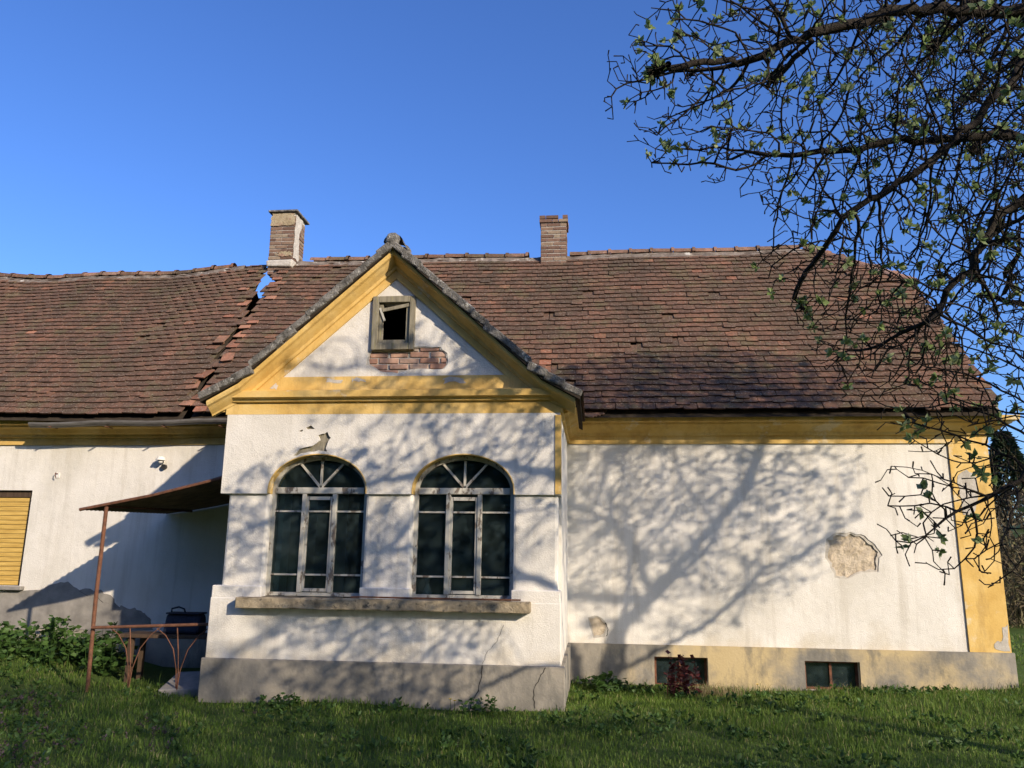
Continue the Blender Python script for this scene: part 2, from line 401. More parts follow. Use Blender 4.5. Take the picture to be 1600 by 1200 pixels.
# ---- left wing window with roller slats
bm = bmesh.new()
for a in ((-9.95, -9.88, 1.06, 2.505), (-8.75, -8.69, 1.06, 2.505), (-9.88, -8.75, 2.40, 2.505)): box(bm, a[0], a[1], .05, .15, a[2], a[3])
sw = obj('shuttered_window', bm, 'brownwood', house)
for k in range(19):
    z = 1.07 + k * .07
    me = obj('slat', bx(-9.878, -8.752, .068 + .004 * (k % 2), .085, z, z + .064, bev=.004), 'slat', sw)
obj('window_sill', bx(-10.05, -8.60, -.09, .1, 1.0, 1.055, bev=.008), 'slab', sw)
# ---- gutter on left wing
bm = bmesh.new()
gx0, gx1 = -8.55, XPL - .12
prof = [(math.cos(a) * .075, math.sin(a) * .075) for a in [math.pi + math.pi * i / 8 for i in range(9)]] + [(math.cos(a) * .068, math.sin(a) * .068) for a in [2 * math.pi - math.pi * i / 8 for i in range(9)]]
rr = []
for t in range(13):
    x = gx0 + (gx1 - gx0) * t / 12; zz = 3.50 + .05 * t / 12 - .012 * math.sin(t * 1.3)
    rr.append([bm.verts.new((x, -.42 + a, zz + b)) for a, b in prof])
for a, b in zip(rr, rr[1:]):
    for i in range(len(prof)): bm.faces.new((a[i], a[(i + 1) % len(prof)], b[(i + 1) % len(prof)], b[i]))
bm.faces.new(rr[0]); bm.faces.new(rr[-1])
gut = obj('gutter', bm, 'zinc', house)
for x in (-8.2, -7.3, -6.4, -5.5, -4.8):
    obj('gutter_bracket', bx(x - .012, x + .012, -.50, -.30, 3.425, 3.435), 'rust', gut)

# ------------------------------------------------------------------ porch
HW = .60                                           # window half width
WX = (-3.225, -1.49)                               # window centres
ZS, ZA, ZB = 2.335, 2.755, 1.115                   # spring, arch top, bottom
def arch(cx, hw, z0, rise, n=18, rev=False):
    p = [(cx - hw * math.cos(math.pi * i / n), z0 + rise * math.sin(math.pi * i / n)) for i in range(n + 1)]
    return p[::-1] if rev else p
porch = obj('porch_wall', (lambda b: b)(bmesh.new()), 'plaster', house)
bm = bmesh.new()
ZC = 2.282                                         # bottom of the proud upper wall
out = [(XPL, ZC)]
for cx in WX:
    out += [(cx - HW, ZC)] + arch(cx, HW, ZS, ZA - ZS) + [(cx + HW, ZC)]
out += [(XPR, ZC), (XPR, HF + .03), (XPL, HF + .03)]
upatch = ragged([(-3.541, 2.722), (-3.469, 2.807), (-3.314, 2.853), (-3.224, 2.914), (-3.252, 2.976), (-3.137, 3.014), (-3.101, 2.945), (-3.148, 2.822), (-3.126, 2.775), (-3.23, 2.79), (-3.4, 2.77)], .007, 3)
sp1 = [(-3.408, 3.069), (-3.347, 3.095), (-3.297, 3.053), (-3.33, 3.05), (-3.391, 3.046)]
sp2 = [(-3.49, 3.03), (-3.45, 3.045), (-3.44, 3.03), (-3.47, 3.015)]
plate(bm, out, [upatch, sp1, sp2], PY - .04, PY + .33)
for x0, x1 in ((XPL + .085, WX[0] - HW + .015), (WX[0] + HW - .015, WX[1] - HW + .015), (WX[1] + HW - .015, XPR - .03)):
    box(bm, x0, x1, PY, PY + .32, 1.15, ZC + .01, bev=.035)         # piers
    xa = x0 - .085 if x0 < -4 else x0 - .012
    xb = x1 + .005
    box(bm, xa, (xb if x1 < -1 else x1 + .03), PY - .045, PY + .31, 1.0, 1.225, bev=.012)   # pedestals
box(bm, XPL - .006, XPR + .004, PY - .05, PY + .30, HP - .1, 1.09, bev=.01)
# side and inner walls
box(bm, XPR - .32, XPR, PY + .335, .05, HP - .1, HF + .1)
box(bm, XPL, XPL + .3, PY + .335, .05, HP - .1, HF + .1)
bm.to_mesh(porch.data); bm.free()
bm = bmesh.new(); bumpy_plate(bm, upatch, PY - .012, .006); obj('bare_patch', bm, 'greywood', porch)
bm = bmesh.new(); plate(bm, rect(-3.52, -3.27, 3.0, 3.11), [], PY - .005, PY + .01); obj('bare_patch', bm, 'crack', porch)
# yellow intrados of the arches
for cx in WX:
    bm = bmesh.new()
    po = [(cx - HW, ZC + .004)] + arch(cx, HW, ZS, ZA - ZS) + [(cx + HW, ZC + .004)]
    pi_ = [(cx - HW + .012, ZC + .004)] + arch(cx, HW - .012, ZS, ZA - ZS - .012) + [(cx + HW - .012, ZC + .004)]
    plate(bm, po + pi_[::-1], [], PY - .044, PY + .30)
    obj('arch_reveal', bm, 'yellow', porch)
# plinth of the porch, with its cracks
bm = bmesh.new(); box(bm, XPL - .03, XPR + .045, PY - .095, PY + .3, -.5, HP + .005, bev=.008); box(bm, XPR - .2, XPR + .04, PY + .302, -.046, -.5, HP)
box(bm, XPL - .028, XPL + .2, PY + .302, -.046, -.5, HP)
pl = obj('porch_plinth', bm, 'cement', house)
def crack(pts, yy, parent, wd=.006):
    bm = bmesh.new(); q = []
    for a, b in zip(pts, pts[1:]):
        for s in range(5):
            p = Vector(a).lerp(Vector(b), s / 5); q.append((p.x + random.uniform(-.008, .008), p.y))
    q.append(pts[-1])
    L_ = [bm.verts.new((p[0] - wd * random.uniform(.3, 1), yy, p[1])) for p in q]; R_ = [bm.verts.new((p[0] + wd * random.uniform(.3, 1), yy, p[1])) for p in q]
    for i in range(len(q) - 1): bm.faces.new((L_[i], R_[i], R_[i + 1], L_[i + 1]))
    obj('crack', bm, 'crack', parent)
crack([(-1.22, .425), (-1.23, .3), (-1.26, .16), (-1.33, .02), (-1.35, -.05)], PY - .0965, pl, .008)
crack([(-.52, .42), (-.60, .30), (-.66, .17), (-.64, .0)], PY - .0965, pl, .008)
crack([(-1.22, .43), (-1.18, .55), (-1.06, .68), (-.99, .85)], PY - .0515, porch, .003)
crack([(-1.2, .52), (-.95, .53), (-.75, .50)], PY - .0515, porch, .002)
crack([(-7.7, 1.0), (-7.55, .93), (-7.45, .95), (-7.3, .84), (-7.2, .83)], -.0135, wall, .008)
crack([(.16, .70), (.20, .62), (.17, .52)], -.0015, wall, .008)
# long sill
bm = bmesh.new(); box(bm, -4.04, -.69, PY - .20, PY + .10, .985, 1.105, bev=.012); bmesh.ops.subdivide_edges(bm, edges=[e for e in bm.edges if e.calc_length() > 1], cuts=24)
for v in bm.verts: v.co += Vector((0, random.uniform(-.006, .006), random.uniform(-.006, .006)))
obj('long_sill', bm, 'sillstone', porch)
# porch room inside
bm = bmesh.new(); box(bm, XPL + .31, XPR - .33, PY + .34, -.005, .40, .46); obj('porch_floor', bm, 'brownwood', porch)
bm = bmesh.new(); box(bm, XPL + .31, XPR - .33, PY + .34, -.005, 3.26, 3.32); box(bm, XPL + .31, XPR - .33, -.03, -.004, .46, 3.26); box(bm, XPL + .302, XPL + .32, PY + .34, -.03, .46, 3.26); box(bm, XPR - .34, XPR - .322, PY + .34, -.03, .46, 3.26)
obj('room_lining', bm, 'room', porch)
bm = bmesh.new(); box(bm, -3.6, -2.7, -.07, -.031, .46, 2.5)
for z0, z1 in ((.6, 1.3), (1.4, 2.35)):
    for x0, x1 in ((-3.5, -3.2), (-3.1, -2.8)): box(bm, x0, x1, -.085, -.068, z0, z1)
obj('inner_door', bm, 'brownwood', porch)
bm = bmesh.new(); box(bm, XPL + .33, XPL + .38, PY + .36, PY + .95, 1.1, 2.35); box(bm, -3.80, -3.74, PY + .3, PY + .55, 1.12, 2.32)
obj('inner_casement', bm, 'bluewood', porch)
bm = bmesh.new(); box(bm, XPL - .03, XPL - .002, -1.75, -.85, HP + .02, 2.4)
for z0, z1 in ((.6, 1.25), (1.35, 2.25)):
    for y0, y1 in ((-1.68, -1.36), (-1.26, -.92)): box(bm, XPL - .045, XPL - .028, y0, y1, z0, z1)
dr = obj('side_door', bm, 'brownwood', house)
obj('door_handle', bx(XPL - .09, XPL - .046, -1.72, -1.60, 1.34, 1.36), 'zinc', dr)

# ---- the two arched windows
for cx in WX:
    yf = PY + .12
    bm = bmesh.new()
    hw = HW - .013
    o_ = [(cx - hw, ZB)] + arch(cx, hw, ZS, ZA - ZS - .014) + [(cx + hw, ZB)]
    i_ = [(cx - hw + .045, ZB + .04)] + arch(cx, hw - .045, ZS, ZA - ZS - .06) + [(cx + hw - .045, ZB + .04)]
    plate(bm, o_, [i_], yf - .035, yf + .04)
    win = obj('arched_window', bm, 'paintwood', house)
    obj('transom', bx(cx - hw + .046, cx + hw - .046, yf - .055, yf + .035, ZS - .045, ZS + .03, bev=.008), 'paintwood', win)
    for x in (cx - .185, cx + .185):
        obj('mullion', bx(x - .026, x + .026, yf - .05, yf + .03, ZB + .041, ZS - .046, bev=.006), 'paintwood', win)
    for ang in (48, 90, 132):
        a = R(ang); L1 = .40 if ang == 90 else .46
        bm = bmesh.new(); box(bm, .0, L1, -.028, .02, -.014, .014, mtx=Matrix.Translation((cx, yf, ZS + .028)) @ Matrix.Rotation(-a, 4, 'Y'))
        # clip inside the arch
        for v in bm.verts:
            dx, dz = (v.co.x - cx) / (hw - .05), (v.co.z - ZS) / (ZA - ZS - .07)
            q = math.hypot(dx, dz)
            if q > 1: v.co.x = cx + (v.co.x - cx) / q; v.co.z = ZS + (v.co.z - ZS) / q
        obj('fan_bar', bm, 'paintwood', win)
    cols = ((cx - hw + .046, cx - .212), (cx - .158, cx + .158), (cx + .212, cx + hw - .046))
    for i, (a, b) in enumerate(cols):
        zr = [ZB + .041, 1.355, 2.085, ZS - .046]
        if i == 1:
            bm = bmesh.new()
            for q in ((a + .001, a + .024, zr[0] + .01, zr[3] - .03), (b - .024, b - .001, zr[0] + .01, zr[3] - .03), (a + .031, b - .031, zr[0] + .01, zr[0] + .045), (a + .031, b - .031, zr[3] - .07, zr[3] - .03)):
                box(bm, q[0], q[1], yf - .035, yf + .012, q[2], q[3])
            obj('casement', bm, 'paintwood', win)
        for z in zr[1:3]:
            obj('glazing_bar', bx(a + (.031 if i == 1 else .001), b - (.031 if i == 1 else .001), yf - .03, yf + .008, z - .010, z + .010), 'paintwood', win)
        for z0, z1 in zip(zr, zr[1:]):
            obj('pane', bx(a, b, yf - .004, yf, z0, z1), 'glass', win)
    fan = bmesh.new(); plate(fan, arch(cx, hw - .05, ZS + .02, ZA - ZS - .10), [], yf - .004, yf); obj('pane', fan, 'glass', win)

# ---- gable
def zr_(dx):                                       # top of the porch roof over distance from its ridge
    dx = abs(dx); return 5.33 - .905 * dx if dx < 1.82 else 5.33 - .905 * 1.82 - .56 * (dx - 1.82)
UND = .10
bpatch = ragged([(-2.723, 3.843), (-2.692, 4.012), (-2.192, 4.03), (-2.114, 4.067), (-1.815, 4.055), (-1.734, 3.974), (-1.715, 3.862), (-1.759, 3.776), (-2.103, 3.78), (-2.337, 3.735), (-2.576, 3.762)], .008, 3)
att = rect(-2.60, -2.19, 4.085, 4.66)
bm = bmesh.new()
plate(bm, [(XPL + .01, HF + .02), (XPR - .01, HF + .02), (XPR - .01, zr_(2.03) - UND - .03), (XC, zr_(0) - UND - .03), (XPL + .01, zr_(2.03) - UND - .03)], [bpatch, att], PY, PY + .25)
gab = obj('gable_wall', bm, 'plaster', house)
bm = bmesh.new(); plate(bm, rect(-2.76, -1.68, 3.70, 4.085), [], PY + .035, PY + .2); obj('mortar_bed', bm, 'mortar', gab)
bmz = bmesh.new(); box(bmz, -.118, .118, 0, .06, 0, .062, bev=.006, jit=.002); brick_me = obj('brick', bmz, 'brick', gab); 
def inside(p, poly):
    c = False; j = len(poly) - 1
    for i in range(len(poly)):
        if (poly[i][1] > p[1]) != (poly[j][1] > p[1]) and p[0] < (poly[j][0] - poly[i][0]) * (p[1] - poly[i][1]) / (poly[j][1] - poly[i][1]) + poly[i][0]: c = not c
        j = i
    return c
rim(bpatch, PY + .009, PY + .03, .95, .035, gab)
first = True
for r in range(5):
    z = 3.715 + r * .074
    for k in range(6):
        x = -2.70 + k * .25 + (r % 2) * .125
        if not (inside((x, z + .03), bpatch) or inside((x + .08, z + .03), bpatch) or inside((x - .08, z + .03), bpatch)): continue
        mt = Matrix.Translation((x, PY + .016 + random.uniform(-.004, .007), z)) @ Matrix.Rotation(random.uniform(-.02, .02), 4, 'Y') @ Matrix.Diagonal((random.uniform(.9, 1.0), 1, random.uniform(.9, 1.02), 1))
        if first: brick_me.matrix_local = mt; first = False
        else: inst('brick', brick_me.data, gab, mt)
# yellow flat bands on the gable
bm = bmesh.new(); plate(bm, [(XPL + .02, HF + .29), (XPR - .02, HF + .29), (XC + 1.50, HF + .462), (XC - 1.50, HF + .462)], [], PY - .016, PY - .001)
obj('yellow_band', bm, 'yellow', gab)
bm = bmesh.new()
for (a, b, c, d) in ((-3.20, 3.645, -3.0, .02), (-2.9, 3.65, -2.72, .02), (-1.75, 3.635, -1.5, .03), (-3.95, 3.60, -3.82, .05)):
    bm = bmesh.new(); plate(bm, ragged([(a, b - d), (c, b - d), (c, b + d), (a, b + d)], .02, 4), [], PY - .0185, PY - .0165)
    obj('flaked_paint', bm, 'mortar', gab)
# raking mouldings
RP = [(-.005, .30), (.022, .30), (.022, .19), (.05, .18), (.06, .14), (.13, .10), (.17, .07), (.21, .06), (.23, .03), (.23, .004), (-.005, .004)]
for s in (-1, 1):
    bm = bmesh.new(); rings = []
    for dx in (0, .6, 1.2, 1.82, 2.10, 2.2):
        rings.append([bm.verts.new((XC + s * dx, PY - o, zr_(dx) - UND - max(v if dx < 2 else min(v, .16), 0))) for o, v in RP])
    for a, b in zip(rings, rings[1:]):
        for i in range(len(RP)): bm.faces.new((a[i], a[(i + 1) % len(RP)], b[(i + 1) % len(RP)], b[i]))
    bm.faces.new(rings[-1]); bm.faces.new(rings[0])
    obj('raking_cornice', bm, 'yellow', gab)
FP = [(-.01, HF - .004), (.022, HF - .004), (.022, HF + .135), (.06, HF + .145), (.075, HF + .175), (.12, HF + .19), (.12, HF + .265), (.03, HF + .295), (-.01, HF + .295)]
bm = bmesh.new(); sweep(bm, [(XPL, PY + .4), (XPL, PY - .02), (XPR, PY - .02), (XPR, PY + .4)], FP); obj('horizontal_cornice', bm, 'yellow', gab)
SP = [(-.01, HF - .012), (.03, HF - .012), (.03, HF + .06), (.07, HF + .07), (.08, HF + .09), (.15, HF + .13), (.2, HF + .14), (.2, HF + .17), (-.01, HF + .17)]
bm = bmesh.new(); sweep(bm, [(XPR, PY + .402), (XPR, -.02)], SP); obj('side_cornice', bm, 'yellow', house); bm = bmesh.new(); sweep(bm, [(XPL, -.02), (XPL, PY + .402)], SP); obj('side_cornice', bm, 'yellow', house)
bm = bmesh.new(); box(bm, XPR - .06, XPR + .008, PY - .05, PY - .0405, 2.29, HF - .03); box(bm, XPR + .001, XPR + .008, PY - .0405, PY + .1, 2.29, HF - .03); obj('corner_strip', bm, 'yellow', porch)
# attic window
bm = bmesh.new()
for a in ((-2.665, -2.59, 4.02, 4.70), (-2.20, -2.135, 4.02, 4.70), (-2.589, -2.201, 4.62, 4.70), (-2.589, -2.201, 4.02, 4.105)):
    box(bm, a[0], a[1], PY - .045, PY + .06, a[2], a[3], bev=.006)
aw = obj('attic_window', bm, 'greywood', house)
bm = bmesh.new()
for a in ((-2.587, -2.54, 4.11, 4.60), (-2.25, -2.203, 4.11, 4.60), (-2.539, -2.251, 4.11, 4.15)): box(bm, a[0], a[1], PY - .01, PY + .03, a[2], a[3], bev=.004)
obj('sash', bm, 'greywood', aw)
obj('broken_slat', bx(-.17, .17, -.03, -.012, -.022, .022, bev=.003, mtx=Matrix.Translation((-2.38, PY, 4.555)) @ Matrix.Rotation(R(-11), 4, 'Y')), 'greywood', aw)
obj('broken_slat', bx(-.09, .09, -.03, -.012, -.012, .012, mtx=Matrix.Translation((-2.545, PY, 4.47)) @ Matrix.Rotation(R(68), 4, 'Y')), 'paintwood', aw)

# ------------------------------------------------------------------ roofs
TS = 1.083; AN = math.atan(TS); YE, ZE = -.45, 3.60; YRIDGE = 3.0; SL = 3.45 * math.sqrt(1 + TS * TS); ROWS = 34; EX = SL / ROWS
ZRIDGE = ZE + 3.45 * TS
def sag(x, t):                                     # t = 0 at the eave, 1 at the ridge
    if x < -6.15:
        u = (-6.15 - x)
        return t * (-.03 - .17 * math.sin(min(u / 7.5, 1) * math.pi) - .008 * u + .03 * math.sin(u * 2.1)) - .02 * (1 - t) * math.sin(u * 1.3)
    return -.03 * t * math.sin((x + 6.1) / 11 * math.pi) + .012 * math.sin(x * 1.7) * t
def roof_pt(x, s):
    t = s / SL
    return Vector((x, YE + s * math.cos(AN), ZE + s * math.sin(AN) + sag(x, t)))
roof = obj('roof', bmesh.new(), 'dark', house)
def gap(s): return .015 + .19 * max(0, (s / SL - .45) / .55) ** 1.3
def crack_x(s): return -6.05 - .25 * s / SL
def verge_x(s):
    y = YE + s * math.cos(AN)
    return 5.53 + .04 * s / SL if y < 2.03 else 5.56 - (y - 2.03) / (YRIDGE - 2.03) * 1.51
# deck under the tiles, front and back, both sides of the tear
bm = bmesh.new()
def deck(x0f, x1f, back):
    n = 18; prev = None
    for i in range(n + 1):
        s = SL * i / n; row = []
        xa, xb = x0f(s), x1f(s)
        for k in range(9):
            x = xa + (xb - xa) * k / 8; p = roof_pt(x, s); p.z -= .07
            if back: p.y = 2 * YRIDGE - p.y
            row.append(bm.verts.new(p))
        if prev:
            for k in range(8): bm.faces.new((prev[k], prev[k + 1], row[k + 1], row[k]))
        prev = row
for back in (False, True):
    deck(lambda s: XL - .2, lambda s: crack_x(s) - gap(s) - .05 - (.7 * max(0, s / SL - .6) / .4 if back else 0), back)
    deck(lambda s: crack_x(s) + gap(s) * .4 + .05, lambda s: verge_x(s) - .03, back)
a_ = [(5.53, 2.03, 6.2), (5.53, 3.97, 6.2), (4.05, 3.0, ZRIDGE - .06)]
bm.faces.new([bm.verts.new(v) for v in a_])
bm.to_mesh(roof.data); bm.free()

def tile_mesh(name, mat):
    bm = bmesh.new(); W_, L_, T_ = .0945, .33, .018
    prof = [(-W_, L_), (-W_, .012), (-W_ * .75, .003), (0, 0), (W_ * .75, .003), (W_, .012), (W_, L_)]
    top = [bm.verts.new((x, y, T_)) for x, y in prof]; bot = [bm.verts.new((x, y, 0)) for x, y in prof]
    bm.faces.new(top); bm.faces.new(bot[::-1])
    for i in range(len(prof)): bm.faces.new((top[i], bot[i], bot[(i + 1) % 7], top[(i + 1) % 7]))
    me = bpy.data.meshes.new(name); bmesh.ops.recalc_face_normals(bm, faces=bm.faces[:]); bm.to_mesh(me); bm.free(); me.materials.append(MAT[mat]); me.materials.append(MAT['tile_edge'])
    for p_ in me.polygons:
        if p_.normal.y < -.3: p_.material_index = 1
    return me
TM = tile_mesh('clay_tile', 'tile'); TN = tile_mesh('fresh_clay_tile', 'tile_new')
def porch_cover(x, y):                             # main-roof tiles hidden under the porch roof
    zt = zr_(x - XC); 
    return abs(x - XC) < 2.25 and zt - .12 > ZE + (y - YE) * TS and y < 1.6
tiles = []
BASE = Matrix.Rotation(AN, 4, 'X')
for r in range(ROWS):
    s = r * EX
    for k in range(int((5.7 + 14.2) / .19) + 1):
        x = -14.2 + k * .19 + (r % 2) * .095 + random.uniform(-.006, .006)
        cxx = crack_x(s); g = gap(s)
        left = x < cxx
        e = (cxx - g - x) if left else (x - cxx - g * .4)
        if e < .02 + .07 * random.random(): continue
        if x > verge_x(s) - .06: continue
        p = roof_pt(x, s)
        if porch_cover(x, p.y): continue
        fresh = False; dz = 0; rz = random.gauss(0, .016); ds = random.gauss(0, .009); rx = random.gauss(0, .011)
        if e < .28 and random.random() < .36: fresh = True; rz += random.gauss(0, .12); rx += random.uniform(0, .08); dz += random.uniform(0, .03)
        q = random.random()
        if q < .012: ds -= random.uniform(.03, .08); rz += random.gauss(0, .05)
        elif q < .017: fresh = True; dz -= .008
        elif q < .025: continue
        elif q < .05: rx += random.uniform(.01, .035)
        slope_extra = (roof_pt(x, min(s + .3, SL)).z - p.z - .3 * math.sin(AN)) / .3
        m = Matrix.Translation(p + Vector((0, -math.sin(AN), math.cos(AN))) * (.012 + dz)) @ Matrix.Rotation(AN + slope_extra * .7, 4, 'X') @ Matrix.Rotation(-.14 - rx + (0.04 if r == 0 else 0), 4, 'X') @ Matrix.Rotation(rz, 4, 'Z') @ Matrix.Rotation(random.gauss(0, .010), 4, 'Y') @ Matrix.Translation((0, ds, .034)) @ Matrix.Diagonal((random.uniform(.97, 1.0), min(1, (SL - s) / .33), random.uniform(.9, 1.15), 1))
        tiles.append((m, fresh))
camp = Vector((0, -11.565, 1.6))
fwd = _f
def vis(m):
    d = m.translation - camp; dep = d.dot(fwd)
    return abs(d.dot(_rt) / dep) < .62 and dep > 0
tiles.sort(key=lambda t: (not vis(t[0]), (t[0].translation - camp).length))
def joined(name, items, parent, stuff=True):
    V = []; F = []; MI = []; o = 0
    cache = {}
    for m, me, mi in items:
        if me.name not in cache:
            cache[me.name] = (np.array([v.co for v in me.vertices]), [tuple(p.vertices) for p in me.polygons], [p.material_index for p in me.polygons])
        v, f, pm = cache[me.name]; A = np.array(m)
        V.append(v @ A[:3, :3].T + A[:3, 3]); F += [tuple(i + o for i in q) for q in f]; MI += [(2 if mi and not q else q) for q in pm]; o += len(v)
    me = bpy.data.meshes.new(name); me.from_pydata(np.concatenate(V).tolist(), [], F); me.update()
    ob = bpy.data.objects.new(name, me); C.objects.link(ob); ob.parent = parent
    if stuff: ob['kind'] = 'stuff'
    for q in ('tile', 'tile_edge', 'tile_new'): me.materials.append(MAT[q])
    me.polygons.foreach_set('material_index', MI)
    return ob, MI
for m, fr in tiles[:295]: inst('roof_tile', TN if fr else TM, roof, m)
ob, MI = joined('roof_tile_field', [(m, TN if fr else TM, int(fr)) for m, fr in tiles[295:]], roof)
# back slope and half hip: joined
items = []
for r in range(0, ROWS):
    s = r * EX
    for k in range(105):
        x = -14.2 + k * .19 + (r % 2) * .095
        if crack_x(s) - .15 - gap(s) - .7 * max(0, s / SL - .6) / .4 < x < crack_x(s) + .15 + gap(s) * .4 or x > verge_x(s) - .06: continue
        p = roof_pt(x, s); p.y = 2 * YRIDGE - p.y
        items.append((Matrix.Translation(p) @ Matrix.Rotation(math.pi, 4, 'Z') @ Matrix.Rotation(AN - .09, 4, 'X') @ Matrix.Translation((0, 0, .03)) @ Matrix.Diagonal((1, min(1, (SL - s) / .33), 1, 1)), TM, 0))
hipA = math.atan2(ZRIDGE - 6.27, 1.51)
for r in range(10):
    t = r / 10
    for k in range(11):
        y = 2.03 + (k + .5 * (r % 2)) * .19
        if abs(y - 3.0) > .97 * (1 - t): continue
        items.append((Matrix.Translation((5.58 - 1.51 * t, y, 6.27 + (ZRIDGE - 6.27) * t)) @ Matrix.Rotation(math.pi / 2, 4, 'Z') @ Matrix.Rotation(hipA - .09, 4, 'X') @ Matrix.Translation((0, 0, .03)) @ Matrix.Diagonal((1, min(1, 1.85 * (1 - t) / .33), 1, 1)), TM, 0))
joined('back_slope_tile_field', items, roof)
# ridge tiles
bm = bmesh.new(); n = 8; LR = .40
ra = []
for y, rr_ in ((0, .105), (LR * .86, .098), (LR * .86, .122), (LR, .122)):
    ra.append([bm.verts.new((y, math.cos(math.pi * i / n) * rr_ * 1.15, math.sin(math.pi * i / n) * rr_ - .03)) for i in range(n + 1)])
for a, b in zip(ra, ra[1:]):
    for i in range(n): bm.faces.new((a[i], a[i + 1], b[i + 1], b[i]))
RM = obj('ridge_tile', bm, 'tile_ridge', roof).data
bpy.data.objects.remove(bpy.data.objects['ridge_tile'])
RM2 = RM.copy(); RM2.materials.clear(); RM2.materials.append(MAT['tile'])
x = -14.0
while x < 3.95:
    if not (-7.0 < x + .2 < -5.72 or -1.05 < x + .2 < -.38):
        p = roof_pt(x, SL); p2 = roof_pt(x + LR, SL)
        inst('ridge_tile', RM if x > -.5 or random.random() < .35 else RM2, roof, Matrix.Translation((x, YRIDGE, p.z + .035 + random.uniform(-.008, .008))) @ Matrix.Rotation(-math.atan2(p2.z - p.z, LR), 4, 'Y') @ Matrix.Rotation(random.gauss(0, .02), 4, 'Z'))
    x += .40
for sgn in (-1, 1):
    a = Vector((5.58, YRIDGE + sgn * .99, 6.30)); b = Vector((4.05, YRIDGE, ZRIDGE + .03)); d = (b - a); nn = int(d.length / .4)
    for i in range(nn):
        q = d.normalized().to_track_quat('X', 'Z').to_matrix().to_4x4()
        inst('ridge_tile', RM, roof, Matrix.Translation(a + d * i / nn) @ q)
# mortar bedding under the ridge
bm = bmesh.new()
for x0, x1 in ((-14, -6.95), (-5.9, 4.0)):
    k = int((x1 - x0) / .12); prev = None
    for i in range(k + 1):
        x = x0 + (x1 - x0) * i / k; z = roof_pt(x, SL).z
        row = [bm.verts.new((x, YRIDGE - .17 - random.uniform(0, .03), z - .13 + random.uniform(-.012, .012))), bm.verts.new((x, YRIDGE - .10, z - .015 + random.uniform(-.01, .02))), bm.verts.new((x, YRIDGE + .1, z - .02)), bm.verts.new((x, YRIDGE + .17, z - .14))]
        if prev:
            for j in range(3): bm.faces.new((prev[j], prev[j + 1], row[j + 1], row[j]))
        prev = row
obj('ridge_mortar', bm, 'ridge_mortar', roof)
# verge boards at the house end
bm = bmesh.new()
for yy in (0, 1):
    P0 = Vector((5.49, YE + .02, ZE - .02)); P1 = Vector((5.52, 2.03, 6.22))
    if yy: P0.y = 2 * YRIDGE - P0.y; P1.y = 2 * YRIDGE - P1.y
    q = [P0, P1, P1 + Vector((0, 0, -.16)), P0 + Vector((0, 0, -.12))]
    A = [bm.verts.new(v) for v in q]; B = [bm.verts.new(v + Vector((.03, 0, 0))) for v in q]
    bm.faces.new(A); bm.faces.new(B)
    for i in range(4): bm.faces.new((A[i], A[(i + 1) % 4], B[(i + 1) % 4], B[i]))
obj('verge_board', bm, 'greywood', roof)

# ---- porch roof
proof = obj('porch_roof', bmesh.new(), 'dark', house)
bm = bmesh.new()
YF = PY - .27
for s in (-1, 1):
    rings = []
    for dx in (0, .9, 1.82, 2.26):
        zt = zr_(dx); yb = YE + (zt - ZE) / TS + .1
        rings.append([bm.verts.new((XC + s * dx, y, zt - d)) for y, d in ((YF, .035), (yb, .035), (yb, .095), (YF, .095))])
    for a, b in zip(rings, rings[1:]):
        for i in range(4): bm.faces.new((a[i], a[(i + 1) % 4], b[(i + 1) % 4], b[i]))
    bm.faces.new(rings[-1]); bm.faces.new(rings[0])
bmesh.ops.recalc_face_normals(bm, faces=bm.faces[:]); bm.to_mesh(proof.data); bm.free()
items = []
for s in (-1, 1):
    ds_ = 0; r = 0
    # rows run up the slope from the eave
    pts = [(2.28, zr_(2.28))]
    dx = 2.28
    while dx > .1:
        sl_ = .905 if dx < 1.82 else .56
        dx -= .185 / math.sqrt(1 + sl_ * sl_); pts.append((max(dx, 0), zr_(max(dx, 0))))
    for r, (dx, zt) in enumerate(pts[:-1]):
        sl_ = .905 if dx < 1.82 else .56
        yb = YE + (zt - ZE) / TS
        k = 0
        y = YF + .12
        while y < yb:
            m = Matrix.Translation((XC + s * dx, y + (r % 2) * .09, zt - .02)) @ Matrix.Rotation(math.pi / 2 * s, 4, 'Z') @ Matrix.Rotation(math.atan(sl_) - .09 + random.gauss(0, .01), 4, 'X') @ Matrix.Rotation(random.gauss(0, .02), 4, 'Z') @ Matrix.Translation((0, 0, .03)) @ Matrix.Diagonal((1, min(1, (len(pts) - 1 - r) * .185 / .33), 1, 1))
            items.append((m, TM, 0)); y += .19
        # verge tile, lichen grey, sitting in mortar
        bmv = None
joined('porch_tile_field', items, proof)
bmv = bmesh.new(); box(bmv, 0, .25, 0, .17, -.055, .014, bev=.012, jit=.014); VM = obj('verge_tile', bmv, 'verge', proof).data
bpy.data.objects.remove(bpy.data.objects['verge_tile'])
for s in (-1, 1):
    dx = 2.28
    while dx > .12:
        sl_ = .905 if dx <= 1.82 else .56; a = math.atan(sl_)
        m = Matrix.Translation((XC + s * dx, YF - .025 + random.uniform(-.012, .012), zr_(dx) + .004 + random.uniform(-.006, .01))) @ Matrix.Diagonal((-s, 1, 1, 1)) @ Matrix.Rotation(-a + .035 + random.gauss(0, .012), 4, 'Y') @ Matrix.Diagonal((random.uniform(.95, 1.06), 1, random.uniform(.85, 1.25), 1))
        inst('verge_tile', VM, proof, m)
        dx -= .225 * math.cos(a)
pr_me = RM.copy(); pr_me.materials.clear(); pr_me.materials.append(MAT['verge'])
y = YF + .02
